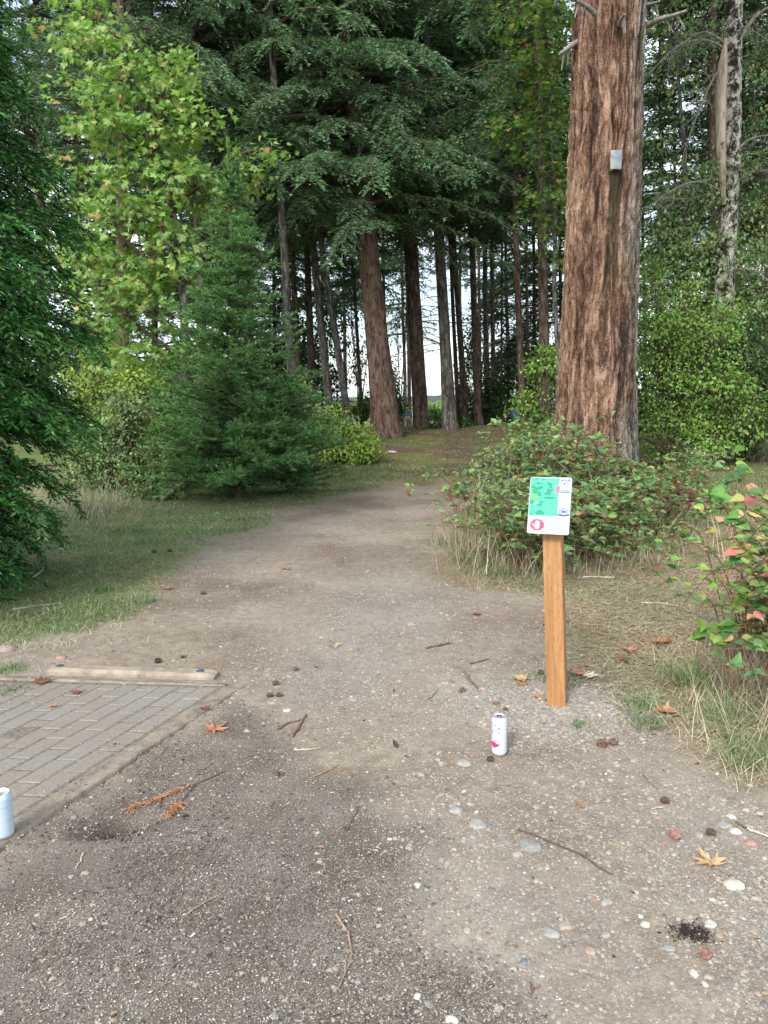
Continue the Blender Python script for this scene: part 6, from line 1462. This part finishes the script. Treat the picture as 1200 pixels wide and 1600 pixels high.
    for tip, k0 in ((b, 0), (c_, .35)):
        st = a + (b - a) * k0; P = st + (tip - st) * s; P[:, 2] = ground_z(P[:, 0], P[:, 1]) + .006; tube(g, P - a, np.linspace(.0028, .0012, 16), 5)
        dr = unit(tip - st)
        for q in range(7 if k0 == 0 else 9, 16):
            for _ in range(5):
                d = unit(dr + r.normal(0, .38, 3) * [1, 1, .4]); l = r.uniform(.02, .055); e = P[q] + d * l; e[2] = ground_z(e[0], e[1]) + .004 + .01 * r.random()
                multi_tube(g2, [P[q] - a], [e - a], .0016, .0008); n = 10; t = r.random(n)[:, None]; stamp(g2, 'needle', (P[q] + (e - P[q]) * t) - a, unit(d + .5 * rdir(n, r)), [0, 0, 1.0], .012, .003)
    link('frond_stem', g.mesh('frond_stem', [plain('frond_stem', (.17, .11, .08), .8, .2)]), root); link('frond_tips', g2.mesh('frond_tips', [plain('orange_scales', (.50, .25, .13), .8, .2, var=.3)], smooth=False), root)
build_small()

# ------------------------------------------------------------------ people on the far path
def skin_mesh(name, verts, edges, radii, mat, root_i=0, sub=2):
    me = bpy.data.meshes.new(name); me.from_pydata(verts, edges, []); me.update()
    o = bpy.data.objects.new(name, me); COL.objects.link(o)
    o.modifiers.new('skin', 'SKIN'); 
    if not me.skin_vertices: me.attributes.new
    sv = me.skin_vertices[0].data if me.skin_vertices else None
    if sv is None:
        bpy.context.view_layer.objects.active = o
        bm = bmesh.new(); bm.from_mesh(me); l = bm.verts.layers.skin.verify(); bm.to_mesh(me); bm.free(); sv = me.skin_vertices[0].data
    for i, rr in enumerate(radii):
        rr = rr if isinstance(rr, tuple) else (rr, rr); sv[i].radius = rr; sv[i].use_root = (i == root_i)
    ss = o.modifiers.new('sub', 'SUBSURF'); ss.levels = sub; ss.render_levels = sub
    bpy.context.view_layer.update()
    dg = bpy.context.evaluated_depsgraph_get(); m2 = bpy.data.meshes.new_from_object(o.evaluated_get(dg)); m2.name = name
    bpy.data.objects.remove(o); m2.materials.clear(); m2.materials.append(mat)
    for p in m2.polygons: p.use_smooth = True
    return m2

def person(label, px, py_head, Y, h, yaw, top, legs, hair, jacket_w=1.0, stride=.16, pack=None):
    p = W(px, 640, Y); gz = float(ground_z(p[0], Y)); root = thing('person', label, 'person', (p[0], Y, gz)); k = h / 1.75
    root.rotation_euler = (0, 0, yaw); root.scale = (k, k, k); st = stride
    sk = plain('skin', (.45, .28, .2), .6)
    V = [(0, 0, .95), (0, -.01, 1.15), (0, 0, 1.38), (0, 0, 1.47), (0, .01, 1.56), (0, .015, 1.66), (0, .01, 1.72),
         (.10, 0, .90), (.11, st * .5, .50), (.11, st * .6 - .05, .10), (.11, st * .6 + .10, .04), (-.10, 0, .90), (-.11, -st * .3, .50), (-.11, -st - .02, .12), (-.11, -st + .10, .04),
         (.17, 0, 1.38), (.24, -.05, 1.12), (.22, .08, .90), (.22, .14, .84), (-.17, 0, 1.38), (-.24, .03, 1.12), (-.23, .12, .92), (-.22, .17, .86)]
    E = [(0, 1), (1, 2), (2, 3), (3, 4), (4, 5), (5, 6), (0, 7), (7, 8), (8, 9), (9, 10), (0, 11), (11, 12), (12, 13), (13, 14), (2, 15), (15, 16), (16, 17), (17, 18), (2, 19), (19, 20), (20, 21), (21, 22)]
    Rr = [(.13, .10), (.125, .095), (.13, .09), .055, .085, .10, .05, .085, .058, .04, .035, .085, .058, .04, .035, .055, .042, .033, .035, .055, .042, .033, .035]
    link('body', skin_mesh('body', V, E, Rr, sk), root)
    VT = [V[i] for i in (0, 1, 2, 3, 15, 16, 17, 19, 20, 21)]; ET = [(0, 1), (1, 2), (2, 3), (2, 4), (4, 5), (5, 6), (2, 7), (7, 8), (8, 9)]
    link('jacket', skin_mesh('jacket', VT, ET, [(.165, .13), (.16, .125), (.165, .12), .075, .078, .062, .05, .078, .062, .05], plain('cloth_top', top, .8, .2, var=.2, sc=6)), root)
    VL = [V[i] for i in (0, 7, 8, 9, 11, 12, 13)]; EL = [(0, 1), (1, 2), (2, 3), (0, 4), (4, 5), (5, 6)]
    link('trousers', skin_mesh('trousers', VL, EL, [(.15, .12), .105, .078, .06, .105, .078, .06], plain('cloth_legs', legs, .85, .2, var=.2, sc=6)), root)
    v, f = ico(3); v = v * np.array([.098, .112, .115]) * (1 + .05 * vnoise(v * 3)[:, None]) + np.array([0, .02 if yaw < 1 else 0, 1.69]); v[:, 2] = np.maximum(v[:, 2], 1.60); g = Geo(); g.add(v, f[0])
    v2, f2 = ico(2); link('hair', g.mesh('hair', [plain('hair', hair, .7, .3)]), root)
    g = Geo()
    for x in (-.035, .035): g.add(v2 * .011 + np.array([x, .105, 1.665]), f2[0])
    link('eyes', g.mesh('eyes', [plain('eye_dark', (.03, .02, .02), .3)]), root)
    for sx, i in ((1, 10), (-1, 14)):
        g = Geo(); g.add(v2 * np.array([.05, .13, .045]) + np.array([V[i][0], V[i][1] - .03, .045]), f2[0]); link('shoe', g.mesh('shoe', [plain('shoe_dark', (.05, .05, .05), .6)]), root)
    for i, sx in ((18, 1), (22, -1)):
        q = np.array(V[i]); g = Geo()
        for n, (dx, l) in enumerate(((-.024, .045), (-.008, .055), (.008, .052), (.024, .042))): tube(g, [q + [dx * .9, .02, -.01], q + [dx, .03, -.03 - l * .5], q + [dx, .02, -.04 - l]], [.009, .008, .006], 5)
        tube(g, [q + [-.02 * sx, .01, .0], q + [-.045 * sx, .03, -.02], q + [-.045 * sx, .035, -.045]], [.011, .009, .007], 5); link('fingers', g.mesh('fingers', [sk]), root)
    if pack:
        g = Geo(); v, f = ico(3); g.add(np.sign(v) * np.abs(v) ** .6 * np.array([.16, .10, .24]) + np.array([0, -.2, 1.22]), f[0]); link('backpack', g.mesh('backpack', [plain('pack_cloth', pack, .8)]), root)
person('hiker in a grey blue top and khaki trousers walking away between the trunks', 637, 628, 50, 1.75, 0, (.10, .14, .18), (.22, .19, .15), (.01, .01, .01))
person('hiker in a black jacket and pale cap left of the one in grey blue', 627, 630, 51, 1.70, .3, (.015, .018, .022), (.05, .06, .08), (.40, .45, .50), stride=.05)
person('hiker in a bright blue jacket half hidden by the dark bush', 801, 628, 46, 1.62, 0, (.02, .10, .50), (.02, .03, .04), (.02, .015, .01), stride=.05)
